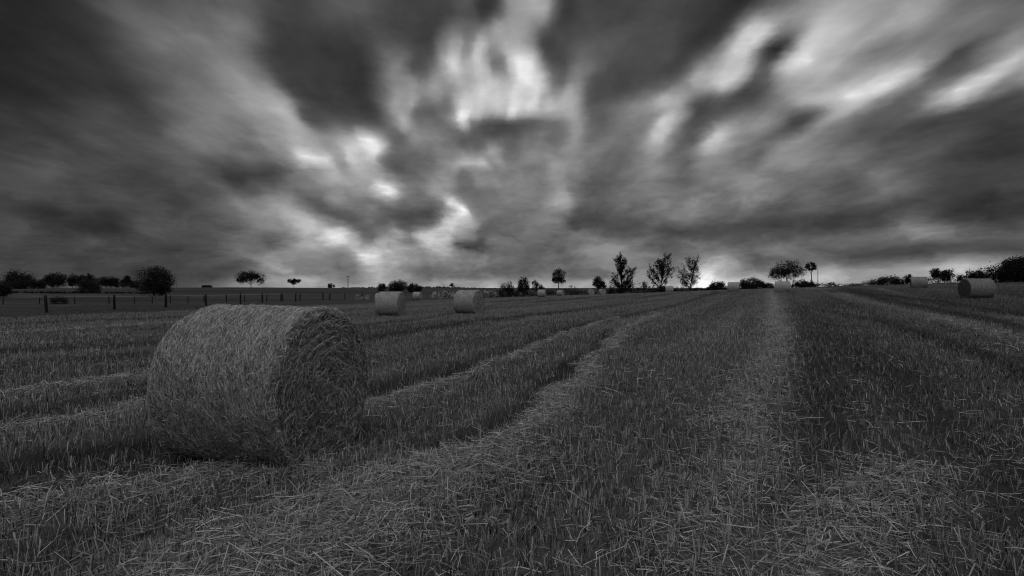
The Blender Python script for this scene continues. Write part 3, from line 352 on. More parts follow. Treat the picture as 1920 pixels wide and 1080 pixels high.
# ------------------------------------------------------------------ the field: edges and tracks, in metres on the ground
EL_Y = [-30, 0, 28, 43, 70, 100, 113]; EL_X = [-29, -27.5, -25.8, -22.8, -17, -9, -2]
EF_X = [-9, -2, 11, 20, 35, 50, 60, 75, 100, 140]; EF_Y = [100, 113, 137, 135, 131, 113, 101, 89, 80, 70]
def in_field(x, y):
    wob = (vnoise(x * .35, y * .35, 5) - .5) * 1.2
    d1 = (x - np.interp(y, EL_Y, EL_X)) * .9; d2 = np.interp(x, EF_X, EF_Y) - y
    return np.clip(np.minimum(d1, d2) + wob + .5, 0, 1)
TR = [  # (points, half width, loose straw, furrow with shade put into its colour and thicker regrowth, pale stubble)
 ([(-1.6, 2.2), (-1.27, 2.94), (-.9, 3.71), (-.35, 4.73)], .5, .85, 0, 0),
 ([(-.35, 4.73), (-.05, 5.58), (.38, 6.8), (1.19, 9.78), (2.08, 13.03), (3.78, 19.18), (5.63, 24.5), (8, 30)], .19, .85, 0, .1),
 ([(-.75, 5.1), (.05, 6.9), (.85, 9.9), (1.7, 13.1), (3.3, 19.3)], .16, 0, .8, 0),
 ([(-2.2, 6.6), (-1.76, 6.95), (-1.36, 7.64), (-.77, 9.11), (-.32, 11.2), (.54, 14.27), (1.72, 18.29), (5, 27)], .16, .8, 0, .3),
 ([(-2.6, 7.4), (-1.96, 8.03), (-.98, 10.46), (.59, 15.68), (2.86, 21.81), (6.66, 29.58), (10.38, 36.87), (23.5, 65.9), (34, 95)], .45, 0, .75, 0),
 ([(-9, 15), (-5.57, 22), (-1.65, 39.1), (9.29, 58.3), (19.8, 70.3), (33, 92)], .45, 0, .7, 0),
 ([(-6, 13), (-4.2, 16.6), (-1.86, 24.7), (2.67, 31.6), (8.96, 43.4), (18.27, 57.3), (32, 80)], .45, 0, .65, 0),
 ([(.7, 2.2), (1.02, 2.93), (1.66, 4.33), (3.06, 7.09), (5.91, 12.8), (10.8, 23.1), (20.7, 45), (30, 66)], .38, .25, 0, .5),
 ([(2.2, 4.0), (3.9, 7.0), (6.9, 12.7), (11.9, 22.9), (21.9, 45)], .5, 0, .3, 0),
 ([(8, 6), (12.72, 14.13), (16.33, 21.23), (21.6, 33.9), (30, 52)], .5, .3, 0, .3),
 ([(10, 7), (14.6, 15.0), (18.0, 22), (23.2, 34), (31.5, 52)], .6, 0, .6, 0),
 ([(14, 12), (18.5, 20.5), (22.5, 27.9), (30.4, 43.8), (40, 62)], .5, .25, 0, .3),
 ([(15.5, 13), (20.25, 22.5), (27.4, 37.9), (33.8, 60)], .6, 0, .65, 0),
 ([(6, 4.5), (8.5, 9.4), (10.5, 13.3), (14, 22), (16.6, 32.8)], .35, 0, .5, 0),
 ([(-9, 3), (-6.85, 7.61), (-6.5, 8.6), (-6.1, 9.5), (-4.4, 13.5)], .22, .8, 0, .3),
 ([(-6.4, 3), (-5.2, 5.77), (-4.8, 6.4), (-4.6, 7.1), (-3.9, 8.6)], .2, .7, 0, .3),
 ([(-7.6, 3), (-5.9, 6.2), (-5.3, 7.6), (-4.6, 9)], .4, 0, .7, 0),
 ([(-14.5, 9), (-11.8, 13.1), (-10.2, 14.3), (-9.6, 15.8), (-5, 25)], .4, 0, .9, 0),
 ([(-11, 8), (-9.0, 11.5), (-7.6, 14.5), (-3, 25)], .4, 0, .6, 0),
 ([(-5.2, 3.2), (-4.12, 4.58), (-3.82, 5.02), (-3.33, 5.37)], .35, 0, 1.0, 0),
 ([(-4.2, 2.9), (-3.34, 3.7), (-2.85, 3.99), (-2.25, 4.45), (-1.7, 4.6)], .35, .55, 0, .1),
 ([(1.2, 2.2), (1.65, 2.93), (2.29, 3.7), (3.0, 4.5)], .34, .62, 0, .1),
 ([(-19, 14), (-15, 21), (-10, 31), (0, 52), (12, 78)], .4, 0, .6, 0),
 ([(-22, 20), (-17, 31), (-8, 52), (4, 80)], .4, 0, .6, 0),
 ([(-20, 12), (-16.5, 19), (-12, 29), (-2, 50)], .6, .3, 0, .5),
]
def features(x, y):
    straw = np.zeros(len(x)); bare = np.zeros(len(x)); pale = np.zeros(len(x))  # bare: furrow with shade put into its colour and thicker regrowth
    wx = x + (fbm(x * .9, y * .9, 31, 2) - .5) * .5
    for pts, w, s, b, p in TR:
        best = np.full(len(x), 1e9)
        for (ax, ay), (bx, by) in zip(pts[:-1], pts[1:]):
            dx, dy = bx - ax, by - ay; t = np.clip(((wx - ax) * dx + (y - ay) * dy) / (dx * dx + dy * dy), 0, 1)
            best = np.minimum(best, (wx - ax - t * dx) ** 2 + (y - ay - t * dy) ** 2)
        e = np.exp(-best / (w * w))
        straw = np.maximum(straw, e * s); bare = np.maximum(bare, e * b); pale = np.maximum(pale, e * p)
    u = x - .47 * y                                     # drill rows run this way
    band = vnoise(u * .55, y * .03, 41) * .6 + vnoise(u * 1.7, y * .05, 42) * .4
    return straw, bare, pale, band

def right_dim(x, y):                                         # vignette darkening towards the right put into the field's colour, slightly more regrowth
    q = np.clip((x - .47 * y - .8) / 8.0 + (vnoise(x * .25, y * .1, 55) - .5) * .8, 0, 1); return q * q * (3 - 2 * q)

# ground: one sheet round the camera, fine in front, out to the horizon
def make_ground():
    ang = np.concatenate([np.linspace(-50, 50, 900), np.linspace(51, 309, 110)]); na = len(ang)
    r = np.concatenate([np.geomspace(.6, 150, 560), np.geomspace(152, 400, 70), np.geomspace(410, 6500, 40)]); nr = len(r)
    RR, AA = np.meshgrid(r, np.radians(ang), indexing='ij')
    x = (RR * np.sin(AA)).ravel(); y = (RR * np.cos(AA)).ravel()
    z = H(x, y); fld = in_field(x, y); st, ba, pa, band = features(x, y)
    d = np.hypot(x, y); near = np.clip(1 - d / 45, 0, 1)
    z = z + (fbm(x * 2.2, y * 2.2, 3) - .5) * .07 * near + (fbm(x * 9, y * 9, 8, 2) - .5) * .03 * near
    z = z - ba * .04 * fld * np.clip(1.4 - d / 60, .5, 1) + st * .015 * near
    rough = 1 - fld
    z = z + rough * (fbm(x * .6, y * .6, 12) - .5) * .35 * np.clip(d / 20, 0, 1) * (d < 200)
    V = np.c_[x, y, z]; V = np.vstack([V, [[0, 0, h1(0, 0)]]])
    i = np.arange(nr - 1)[:, None] * na; j = np.arange(na)[None]; jn = (j + 1) % na
    Q = np.stack([i + j, i + na + j, i + na + jn, i + jn], -1).reshape(-1, 4)
    c = len(V) - 1; T = np.stack([np.full(na, c), np.arange(na), (np.arange(na) + 1) % na], -1)
    me = mesh_np("ground", V, [Q, T], None, True)
    for nm, a in (("field", fld), ("straw", st), ("bare", ba), ("pale", pa), ("band", band), ("right_dim", right_dim(x, y))):  # bare: furrow shade put into the colour
        t = me.attributes.new(nm, 'FLOAT', 'POINT'); t.data.foreach_set("value", np.r_[a, a[0]].astype(np.float32))
    return me
def ground_mat(t, p):
    co = nd(t, 'ShaderNodeNewGeometry').outputs['Position']
    fine = ntex(t, 26, 5, co, .7); mid = ntex(t, 3.0, 5, co, .6); big = ntex(t, .12, 4, co)
    mp = nd(t, 'ShaderNodeMapping'); mp.inputs['Scale'].default_value = (.004, .05, .0); t.links.new(co, mp.inputs[0])
    strips = ntex(t, 1.0, 3, mp.outputs[0])
    straw = attr(t, 'straw'); bare = attr(t, 'bare'); pale = attr(t, 'pale'); band = attr(t, 'band')  # bare: furrow shade put into the colour
    f = mth(t, 'MULTIPLY_ADD', mid, .5, 0.03); f = mth(t, 'ADD', f, mth(t, 'MULTIPLY', fine, .38))
    f = mth(t, 'ADD', f, mth(t, 'MULTIPLY', mth(t, 'SUBTRACT', band, .5), .5))
    f = mth(t, 'ADD', f, mth(t, 'MULTIPLY', straw, .3)); f = mth(t, 'ADD', f, mth(t, 'MULTIPLY', pale, .2))
    f = mth(t, 'SUBTRACT', f, mth(t, 'MULTIPLY', attr(t, 'right_dim'), .06))
    f = mth(t, 'SUBTRACT', f, mth(t, 'MULTIPLY', bare, .45), clamp=True)  # furrow shade put into the ground colour
    colf = ramp(t, f, [(0, .015), (.35, .045), (.6, .09), (1, .26)])
    q = mth(t, 'ADD', mth(t, 'MULTIPLY', mid, .35), mth(t, 'MULTIPLY', big, .25)); q = mth(t, 'ADD', q, mth(t, 'MULTIPLY', strips, .4))
    colp = ramp(t, q, [(.3, .026), (.5, .056), (.68, .115)])
    mx = nd(t, 'ShaderNodeMix', data_type='RGBA'); t.links.new(attr(t, 'field'), mx.inputs[0]); t.links.new(colp, mx.inputs[6]); t.links.new(colf, mx.inputs[7])
    t.links.new(mx.outputs[2], p.inputs['Base Color'])
    bp = nd(t, 'ShaderNodeBump'); bp.inputs['Strength'].default_value = .5; bp.inputs['Distance'].default_value = .04
    t.links.new(mth(t, 'ADD', fine, mid), bp.inputs['Height']); t.links.new(bp.outputs[0], p.inputs['Normal'])
    p.inputs['Roughness'].default_value = .95; p.inputs['Specular IOR Level'].default_value = .05
ground = link("ground", make_ground(), mat("stubble_ground", ground_mat)); setp(ground, kind="structure")

# ------------------------------------------------------------------ bales
DIAM = 1.35
def bale_meshes(nth, nx, nside, nend, wmin, wmax, seed, length=1.27, core=.5):
    """body along +X (x from -length/2), standing on z=0: ('rolled side' Part, 'end face' Part)"""
    rg = np.random.default_rng(seed); Rr = DIAM / 2; hl = length / 2; rd = .055
    def squash(V):
        z = V[:, 2].copy(); V[:, 1] *= 1 + .22 * np.clip(1 - z / .42, 0, 1) ** 1.5; V[:, 2] = np.where(z < .16, .04 + z * .75, z); return V
    def rad(xx, th):
        e = np.clip((np.abs(xx) - (hl - rd)) / rd, 0, 1)
        base = Rr - rd * (1 - np.sqrt(np.clip(1 - e * e, 0, 1))) * .9
        return base + (fbm(xx * 3 + 9, th * 2.2 + 20, seed, 3) - .5) * .05 * (1 - .6 * e) 
    side = Part(); ends = []
    xs = np.concatenate([[-hl], -hl + rd * (1 - np.cos(np.linspace(.25, np.pi / 2, 5))), np.linspace(-hl + rd, hl - rd, nx)[1:-1], hl - rd * (1 - np.cos(np.linspace(np.pi / 2, .25, 5))), [hl]])
    th = np.arange(nth) * 2 * np.pi / nth
    TH, XX = np.meshgrid(th, xs, indexing='ij')
    thm = np.minimum(TH, 2 * np.pi - TH)                # seamless
    rr = rad(XX, thm)
    pit = (fbm(XX * 34 + 3, thm * 14, seed + 21, 2) - .62) * .03 * (core < .3)
    V = np.stack([XX, (rr + pit) * np.sin(TH), Rr + (rr + pit) * np.cos(TH)], -1).reshape(-1, 3)
    m = len(xs); i = np.arange(nth)[:, None] * m; i2 = ((np.arange(nth) + 1) % nth)[:, None] * m; j = np.arange(m - 1)[None]
    Q = np.stack([i + j, i2 + j, i2 + j + 1, i + j + 1], -1).reshape(-1, 4)
    sh = core + (fbm(XX * 40, thm * 6, seed + 5, 2).ravel() - .5) * .5
    side.add(squash(V), [Q], sh)
    # blades wound round the bale
    n = nside; t = rg.uniform(0, 2 * np.pi, n); x = rg.uniform(-hl + .015, hl - .015, n)
    ln = np.clip(rg.lognormal(-3.25, .5, n), .014, .13) * (1 if wmax < .01 else 1.8); a = rg.normal(0, 1, n) * np.where(rg.uniform(0, 1, n) < .62, .3, 1.2)
    def surf(t, x, lift):
        tm = np.arccos(np.clip(np.cos(t), -1, 1)); q = rad(np.clip(x, -hl, hl), tm) + lift
        return np.c_[x, q * np.sin(t), Rr + q * np.cos(t)]
    wild = rg.uniform(0, 1, n) < .003; ln = np.where(wild, ln * 2.6, ln); a = np.where(wild, rg.uniform(-1.5, 1.5, n), a)
    dt = np.cos(a) * ln / Rr; dx = np.sin(a) * ln; l0 = rg.uniform(.0, .012, n); l2 = l0 + rg.uniform(-.006, .018, n) + wild * rg.uniform(0, .03, n)
    xe = np.clip(x + dx, -hl - .02, hl + .03)
    p0 = squash(surf(t, x, l0)); p1 = squash(surf(t + dt / 2, (x + xe) / 2, (l0 + l2) / 2)); p2 = squash(surf(t + dt, xe, l2))
    w = rg.uniform(wmin, wmax, n)
    tang = p2 - p0; nor = surf(t, x, 1.0) - surf(t, x, 0); wv = np.cross(tang, nor + rg.normal(0, .5, (n, 3))); wv *= (w / (np.linalg.norm(wv, axis=1) + 1e-9))[:, None]
    Vb, Qb = ribbons(p0, p1, p2, wv); side.add(Vb, [Qb], np.repeat(np.clip(rg.normal(.57, .38, n), 0, 1), 6))
    # the two ends: coiled layers
    for sgn in (1, -1):
        end = Part(); ends.append(end)
        nr = max(6, nx // 2); rs = np.concatenate([np.linspace(.0, 1, nr)[1:] * (Rr - rd * .55)])
        RS, T2 = np.meshgrid(rs, th, indexing='ij'); tm = np.minimum(T2, 2 * np.pi - T2)
        bul = .035 * (1 - (RS / Rr) ** 2) - .012 * (core < .3) + .012 * np.sin(RS * 85 + T2) + (fbm(RS * 36, tm * RS * 30 + 3, seed + 17, 2) - .5) * .03 * (core < .3) + (fbm(RS * 14, tm * 3 + 7, seed + 11, 3) - .5) * .06
        bul = np.where(RS > Rr - rd * .8, .012, bul)
        V = np.stack([sgn * (hl - .03 + bul), RS * np.sin(T2), Rr + RS * np.cos(T2)], -1).reshape(-1, 3)
        V = np.vstack([V, [[sgn * (hl - .01), 0, Rr]]])
        k = len(th); i = np.arange(nr - 2)[:, None] * k; j = np.arange(k)[None]; jn = (j + 1) % k
        Q = np.stack([i + j, i + k + j, i + k + jn, i + jn], -1).reshape(-1, 4); c = len(V) - 1
        T = np.stack([np.full(k, c), np.arange(k), (np.arange(k) + 1) % k], -1)
        if sgn < 0: Q = Q[:, ::-1]; T = T[:, ::-1]
        end.add(squash(V), [Q, T], np.r_[(max(core, .34) + (fbm(RS * 30, tm * 5, seed + 13, 2) - .5) * .6).ravel(), .2])
        ne = nend // 2; q = np.sqrt(rg.uniform(.0004, 1, ne)) * (Rr - .03); t = rg.uniform(0, 2 * np.pi, ne)
        ln = np.clip(rg.lognormal(-3.0, .5, ne), .016, .16) * (1 if wmax < .01 else 1.6); a = rg.normal(0, 1, ne) * np.where(rg.uniform(0, 1, ne) < .6, .4, 1.5)
        ty, tz = np.cos(t), -np.sin(t); ry, rz = np.sin(t), np.cos(t)
        dy = (ty * np.cos(a) + ry * np.sin(a)) * ln; dz = (tz * np.cos(a) + rz * np.sin(a)) * ln
        b0 = hl - .028 + .035 * (1 - (q / Rr) ** 2) + .012 * np.sin(q * 85 + t) + rg.uniform(-.01, .03, ne)
        y0, z0 = q * ry, q * rz
        y2, z2 = y0 + dy, z0 + dz; rr2 = np.hypot(y2, z2); kk = np.minimum(1, (Rr - .03) / rr2); y2 *= kk; z2 *= kk
        bend = rg.uniform(-.02, .03, ne); lift = np.where(q > Rr * .85, rg.uniform(-.03, .0, ne), rg.uniform(-.02, .03, ne))
        p0 = np.c_[sgn * b0, y0, Rr + z0]; p2 = np.c_[sgn * (b0 + lift), y2, Rr + z2]
        p1 = (p0 + p2) / 2 + np.c_[sgn * bend * .4, ry * .012, rz * .012]
        wv = rg.normal(size=(ne, 3)); tg = p2 - p0; wv -= tg * ((wv * tg).sum(1) / ((tg * tg).sum(1) + 1e-9))[:, None]
        wv *= (rg.uniform(wmin, wmax, ne) / np.linalg.norm(wv, axis=1))[:, None]
        Vb, Qb = ribbons(squash(p0), squash(p1), squash(p2), wv)
        end.add(Vb, [Qb], np.repeat(np.clip(rg.normal(.54, .36, ne) + .12 * (q > Rr * .86), 0, 1), 6))
    return side, ends[0], ends[1]
def bale(px, depth, ytop, phi, label, meshes, group="round straw bales on the stubble field", z=None, sx=1.0, x=None, mats=None):
    x = (px - 960) / F * depth if x is None else x
    z0 = h1(x, depth)
    zt = CAM_Z + (540 - ytop) / F * depth - DIAM if z is None else z
    zb = min(max(zt, z0 - .3), z0 - .02) if z is None else z
    o = empty("straw_bale", (x, depth, zb), R(phi), label, "bale", group)
    for nm, me, mt in zip(("rolled_side", "end_face", "end_face"), meshes, mats or (M_BALE, M_BEND, M_BEND)):
        c = bpy.data.objects.new(nm, me); COL.objects.link(c); c.parent = o
        if not me.materials: me.materials.append(mt)
        c.scale = (sx, 1, 1)
        if mats: c.material_slots[0].link = 'OBJECT'; c.material_slots[0].material = mt
    return o
def part_meshes(parts): return [mesh_np(n, np.concatenate(p.V), [np.concatenate(f) for f in p.Fq.values()], np.concatenate(p.S), False) for n, p in zip(("rolled_side", "end_face", "end_face"), parts)]
big = part_meshes(bale_meshes(330, 140, 84000, 24000, .0013, .0028, 3, 1.24, .16))
mid = part_meshes(bale_meshes(90, 36, 4500, 2200, .004, .008, 5, core=.5))
sml = part_meshes(bale_meshes(48, 14, 500, 300, .006, .012, 9, core=.5))
fa = R(-18); ex, ey = -1.589, 4.869
bale(0, ey - math.sin(fa) * .62, 0, -18, "huge round straw bale in the left foreground, nearest of all", big, z=-.065, x=ex - math.cos(fa) * .62)
bale(733, 31, 547, -12, "straw bale left of centre, standing left of its near twin in mid field", mid)
bale(879, 32, 543, -27, "straw bale near the centre, standing right of its near twin in mid field", mid)
bale(716, 68, 549, -12, "straw bale half hidden behind another bale left of centre", sml)
bale(783, 96, 547.3, -16, "small far bale between two larger bales, beside dark round bushes", sml)
bale(1016, 99, 543, -18, "small pale bale in front of the crooked little tree", sml)
bale(1051, 128, 544, -42, "small far bale below the tall lollipop tree", sml)
bale(1108, 128, 542, -86, "end-on far bale, left of a pair by the hedge", sml)
bale(1129, 124, 541, -80, "end-on far bale, right of a pair by the hedge under a tree", sml)
bale(1255, 100, 536, -13, "pale bale at the hedge between two tall sparse trees", sml)
bale(1375, 72, 529, -19, "bale side-on on the rise between two dome bushes", sml, sx=1.05)
bale(1467, 61, 527.3, -24, "bale side-on on the rise under the wide spreading tree", sml, sx=1.15)
bale(1723, 60, 519, -31, "bale on the right slope beside a broad small tree", sml, sx=1.12, mats=(M_BALE_DIM, M_BEND_DIM, M_BEND_DIM))
bale(1831, 38, 520.5, 174, "largest bale at right, its dark end face turned left", mid, sx=1.2, mats=(M_BALE_DIM, M_BEND_DIM, M_BEND_DIM))

def path():
    P = [(66, 88.2), (74, 86.2), (82, 84.0), (92, 81), (104, 77)]; V = []
    for x, y in P: V += [(x, y - 1.0, h1(x, y - 1) + .10), (x + .2, y + 1.2, h1(x, y + 1.2) + .16)]
    i = np.arange(len(P) - 1) * 2; return mesh_np("path", V, [np.stack([i, i + 2, i + 3, i + 1], -1)], np.full(len(V), .5))

# ------------------------------------------------------------------ trees, bushes and hedges
def place(px, ytop, depth):
    x = (px - 960) / F * depth; z0 = h1(x, depth); return x, z0, CAM_Z + (540 - ytop) / F * depth - z0
def limb(part, a, b, r0, r1, bow=.08, k=5):
    a = np.array(a, float); b = np.array(b, float); L_ = np.linalg.norm(b - a)
    t = np.linspace(0, 1, 6)[:, None]; off = rng.normal(size=3) * L_ * bow; off[2] = abs(off[2])
    pts = a + (b - a) * t + off * np.sin(t * np.pi); part.tube(pts, np.linspace(r0, r1, 6), k, .5); return pts
def tree(name, label, cat, px, ytop, wpx, depth, lobes, n=2600, leaf=.26, clumps=26, spread=.17, m=None, stems=1, base=None, trunk_r=None, group=None, twigs=10, lean=0.0, sh=(.1, .9)):
    """lobes: (x, z, rx, rz) in crown widths / tree heights; clumps of small leaves spread through each lobe, most near its skin"""
    x, z0, hgt = place(px, ytop, depth); w = wpx / F * depth * 1.0
    o = empty(name, (x, depth, z0 - .08), 0, label, cat, group)
    tk = Part(); cr = Part(); tr = trunk_r or max(.05, .022 * hgt)
    lob = [(a * w, b * hgt, c * w, d * hgt) for a, b, c, d in lobes]
    zmin = min(b - d for a, b, c, d in lob); fork = max(.12 * hgt, min(zmin + .08 * hgt, .6 * hgt)) if base is None else base * hgt
    heads = []
    for s in range(stems):
        o0 = np.array([(s - (stems - 1) / 2) * .12 * w, rng.normal() * .03 * w, 0.0]); top = np.array([o0[0] * 1.3 + lean * w, rng.normal() * .03 * w, fork])
        limb(tk, o0, top, tr, tr * .75, .03, 7); heads.append(top)
    vol = np.array([c * c * d for a, b, c, d in lob]) ** .75; vol /= vol.sum()
    for (a, b, c, d), v in zip(lob, vol):
        hd = min(heads, key=lambda q: abs(q[0] - a)); ctr = np.array([a, rng.normal() * .12 * c, b])
        limb(tk, hd, ctr, tr * .6, tr * .25)
        K = max(5, int(clumps * (.35 + v * len(lob) * .65))); dirs = rng.normal(size=(K, 3)); dirs /= np.linalg.norm(dirs, axis=1)[:, None]
        rad = rng.uniform(.45, 1.0, K) ** .6
        cc = ctr + dirs * rad[:, None] * np.array([c, c * .9, d]); cc[:, 2] = np.maximum(cc[:, 2], .1)
        for q in cc[:twigs]: limb(tk, ctr, q, tr * .22, tr * .06, .1, 4)
        nl = int(n * v * 1.5); idx = rng.integers(0, K, nl); sg = spread * min(c, d) * 1.5 + .04 * w
        dv = rng.normal(size=(nl, 3)); dv /= np.maximum(1, np.linalg.norm(dv, axis=1) / 1.7)[:, None]
        P = cc[idx] + dv * sg * rng.uniform(.5, 1.15, (K, 1))[idx]
        P[:, 2] = np.maximum(P[:, 2], .03 + rng.uniform(0, .12, nl))
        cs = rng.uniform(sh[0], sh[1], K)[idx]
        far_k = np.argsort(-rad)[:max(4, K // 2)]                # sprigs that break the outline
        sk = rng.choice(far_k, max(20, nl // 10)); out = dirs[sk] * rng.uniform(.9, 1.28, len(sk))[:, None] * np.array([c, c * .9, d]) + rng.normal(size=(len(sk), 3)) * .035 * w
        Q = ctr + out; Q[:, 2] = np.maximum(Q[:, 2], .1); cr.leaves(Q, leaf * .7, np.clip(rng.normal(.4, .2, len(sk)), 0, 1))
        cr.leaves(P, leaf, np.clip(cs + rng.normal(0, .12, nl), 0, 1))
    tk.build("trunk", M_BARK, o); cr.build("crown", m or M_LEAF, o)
    return o
def spray_tree(name, label, px, ytop, wpx, depth, tips, n=1500, leaf=.22, stems=1, sag=.1, group=None, fuzz=.35, trunk_r=None, m=None, cat="tree", low=.25):
    """open tree: leaves sit along upswept branches; tips: (x, z) branch ends in crown widths / heights, each from a point lower on the stem"""
    x, z0, hgt = place(px, ytop, depth); w = wpx / F * depth
    o = empty(name, (x, depth, z0 - .08), 0, label, cat, group); tk = Part(); cr = Part(); tr = trunk_r or .02 * hgt
    stem_top = max(tips, key=lambda q: q[1]); spine = limb(tk, (0, 0, 0), (stem_top[0] * w * .9, 0, stem_top[1] * hgt * .97), tr, tr * .12, .02, 7)
    sp = lambda f: spine[0] + (spine[-1] - spine[0]) * f
    ends = []
    for a, b in tips:
        for r in range(2):
            f = np.clip(b - .16 - abs(a) * .55 + rng.normal() * .04, .1, .9); s0 = sp(f)
            e = np.array([a * w + rng.normal() * .04 * w, rng.normal() * .26 * w * (.4 + abs(a)), (b + rng.normal() * .03) * hgt]); ends.append((s0, e))
    per = max(8, int(n * 3.1) // (len(ends) * 4))
    for s0, e in ends:
        pts = limb(tk, s0, e, tr * .45, tr * .12, .07, 4)
        stub = [(s0, e, pts)]
        for q in range(3):
            k = rng.integers(2, 5); a = pts[k]; b = a + (e - s0) * .3 + rng.normal(size=3) * np.linalg.norm(e - s0) * .16; b[2] += .05 * hgt
            stub.append((a, b, limb(tk, a, b, tr * .22, tr * .1, .06, 4)))
        for a, b, pp in stub:
            u = rng.uniform(low, 1.03, per); P = a + (b - a) * u[:, None]
            P = np.stack([np.interp(u * 5, np.arange(6), pp[:, i]) for i in range(3)], 1) + rng.normal(size=(per, 3)) * fuzz * (1.25 - u[:, None] * .8)
            cr.leaves(P, leaf, np.clip(rng.normal(.4, .25, per), 0, 1))
    tk.build("trunk", M_BARK, o); cr.build("crown", m or M_LEAF, o); return o
def hedge(name, label, prof, depth, thick=1.6, n=3000, leaf=.3, cat="hedge", m=None, jag=.25, group=None, low=0.0):
    """prof: (pixel column, top row) along the hedge; depth: number or pair (ends)"""
    d0, d1 = depth if isinstance(depth, tuple) else (depth, depth)
    pa = np.array(prof, float); t = np.linspace(0, 1, len(pa)); ds = np.interp((pa[:, 0] - pa[0, 0]) / (pa[-1, 0] - pa[0, 0]), [0, 1], [d0, d1])
    xs = (pa[:, 0] - 960) / F * ds; zt = CAM_Z + (540 - pa[:, 1]) / F * ds
    cx, cy = xs.mean(), ds.mean(); fo = Part(); zo = h1(cx, cy)
    K = max(12, int(n / 14)); u = rng.uniform(0, 1, K); X = np.interp(u, t, xs); Y = np.interp(u, t, ds) + rng.normal(0, thick * .35, K)
    zg = H(X, Y); top = np.interp(u, t, zt) - zg
    v = rng.uniform(0, 1, K) ** .75; up = (v > .82) * np.abs(rng.normal(0, jag, K)); Z = zg + np.maximum(.05, top * v * .93 + up * np.minimum(1, top))
    idx = np.arange(K).repeat(14); sg = .1 + .12 * np.minimum(top, 3)[idx]
    P = np.c_[X, Y, Z][idx] + rng.normal(size=(K * 14, 3)) * np.c_[sg * 1.1, sg, sg * .75]
    P[:, 2] = np.maximum(P[:, 2], zg[idx] + .02); P -= np.array([cx, cy, zo])
    fo.leaves(P, leaf, np.clip(rng.uniform(.05, .8, K)[idx] + rng.normal(0, .12, K * 14), 0, 1))
    for k in range(min(60, K // 4)):
        a = np.array([X[k] - cx, Y[k] - cy, zg[k] - zo - .1]); b = np.array([X[k] - cx + rng.normal() * .3, Y[k] - cy + rng.normal() * .2, zg[k] - zo + top[k] * rng.uniform(.7, 1.12)])
        limb(fo, a, b, .03, .008, .06, 4)
    o = fo.build(name, m or M_LEAF); o.location = (cx, cy, zo); return setp(o, label, cat, group)

DOME = [(0, .5, .48, .46), (-.28, .42, .24, .36), (.28, .42, .24, .36)]
G_FAR = "trees on the far left ridge"
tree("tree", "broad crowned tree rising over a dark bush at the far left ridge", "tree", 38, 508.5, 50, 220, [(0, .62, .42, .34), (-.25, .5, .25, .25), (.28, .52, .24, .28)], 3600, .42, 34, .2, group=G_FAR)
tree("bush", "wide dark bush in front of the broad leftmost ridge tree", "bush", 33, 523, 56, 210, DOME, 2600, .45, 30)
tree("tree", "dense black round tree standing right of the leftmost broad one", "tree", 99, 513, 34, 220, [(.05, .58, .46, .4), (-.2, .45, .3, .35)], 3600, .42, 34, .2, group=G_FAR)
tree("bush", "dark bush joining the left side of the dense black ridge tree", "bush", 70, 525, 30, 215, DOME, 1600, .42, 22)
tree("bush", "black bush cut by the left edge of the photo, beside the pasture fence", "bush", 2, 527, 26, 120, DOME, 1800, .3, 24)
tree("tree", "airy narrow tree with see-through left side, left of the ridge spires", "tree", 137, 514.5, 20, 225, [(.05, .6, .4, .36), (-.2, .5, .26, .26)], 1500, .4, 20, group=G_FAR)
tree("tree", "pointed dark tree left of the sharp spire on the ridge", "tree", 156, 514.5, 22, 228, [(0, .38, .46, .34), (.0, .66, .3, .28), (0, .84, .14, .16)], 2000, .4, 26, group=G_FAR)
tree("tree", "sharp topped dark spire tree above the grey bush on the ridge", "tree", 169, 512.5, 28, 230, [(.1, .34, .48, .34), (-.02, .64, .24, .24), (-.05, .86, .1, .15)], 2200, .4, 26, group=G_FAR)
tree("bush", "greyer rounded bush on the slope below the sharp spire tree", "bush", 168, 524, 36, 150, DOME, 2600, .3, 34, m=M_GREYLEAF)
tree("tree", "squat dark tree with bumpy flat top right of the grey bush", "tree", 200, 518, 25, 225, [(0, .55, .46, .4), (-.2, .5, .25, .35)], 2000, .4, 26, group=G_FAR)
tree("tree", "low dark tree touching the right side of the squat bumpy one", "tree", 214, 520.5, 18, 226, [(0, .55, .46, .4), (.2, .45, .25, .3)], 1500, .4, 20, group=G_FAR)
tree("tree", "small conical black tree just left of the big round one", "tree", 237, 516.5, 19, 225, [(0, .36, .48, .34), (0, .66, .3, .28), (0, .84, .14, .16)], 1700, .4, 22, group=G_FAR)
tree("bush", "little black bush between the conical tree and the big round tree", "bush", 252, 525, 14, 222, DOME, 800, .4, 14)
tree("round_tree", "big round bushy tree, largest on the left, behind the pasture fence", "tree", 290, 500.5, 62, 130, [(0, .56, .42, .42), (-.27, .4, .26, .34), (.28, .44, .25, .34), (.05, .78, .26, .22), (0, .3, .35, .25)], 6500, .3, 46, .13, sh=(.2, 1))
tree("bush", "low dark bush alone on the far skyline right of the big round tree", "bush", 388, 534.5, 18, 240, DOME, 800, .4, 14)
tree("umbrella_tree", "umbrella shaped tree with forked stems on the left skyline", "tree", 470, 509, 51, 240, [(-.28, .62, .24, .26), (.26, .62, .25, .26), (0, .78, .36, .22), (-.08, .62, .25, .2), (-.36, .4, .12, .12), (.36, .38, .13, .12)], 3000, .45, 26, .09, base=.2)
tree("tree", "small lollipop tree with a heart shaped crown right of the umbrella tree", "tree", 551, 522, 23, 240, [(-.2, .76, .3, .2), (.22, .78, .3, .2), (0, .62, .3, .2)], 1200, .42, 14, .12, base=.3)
tree("bush", "tiny ball shaped bush left of the utility pole", "bush", 621, 531.5, 12, 245, [(0, .55, .5, .45)], 600, .38, 14)
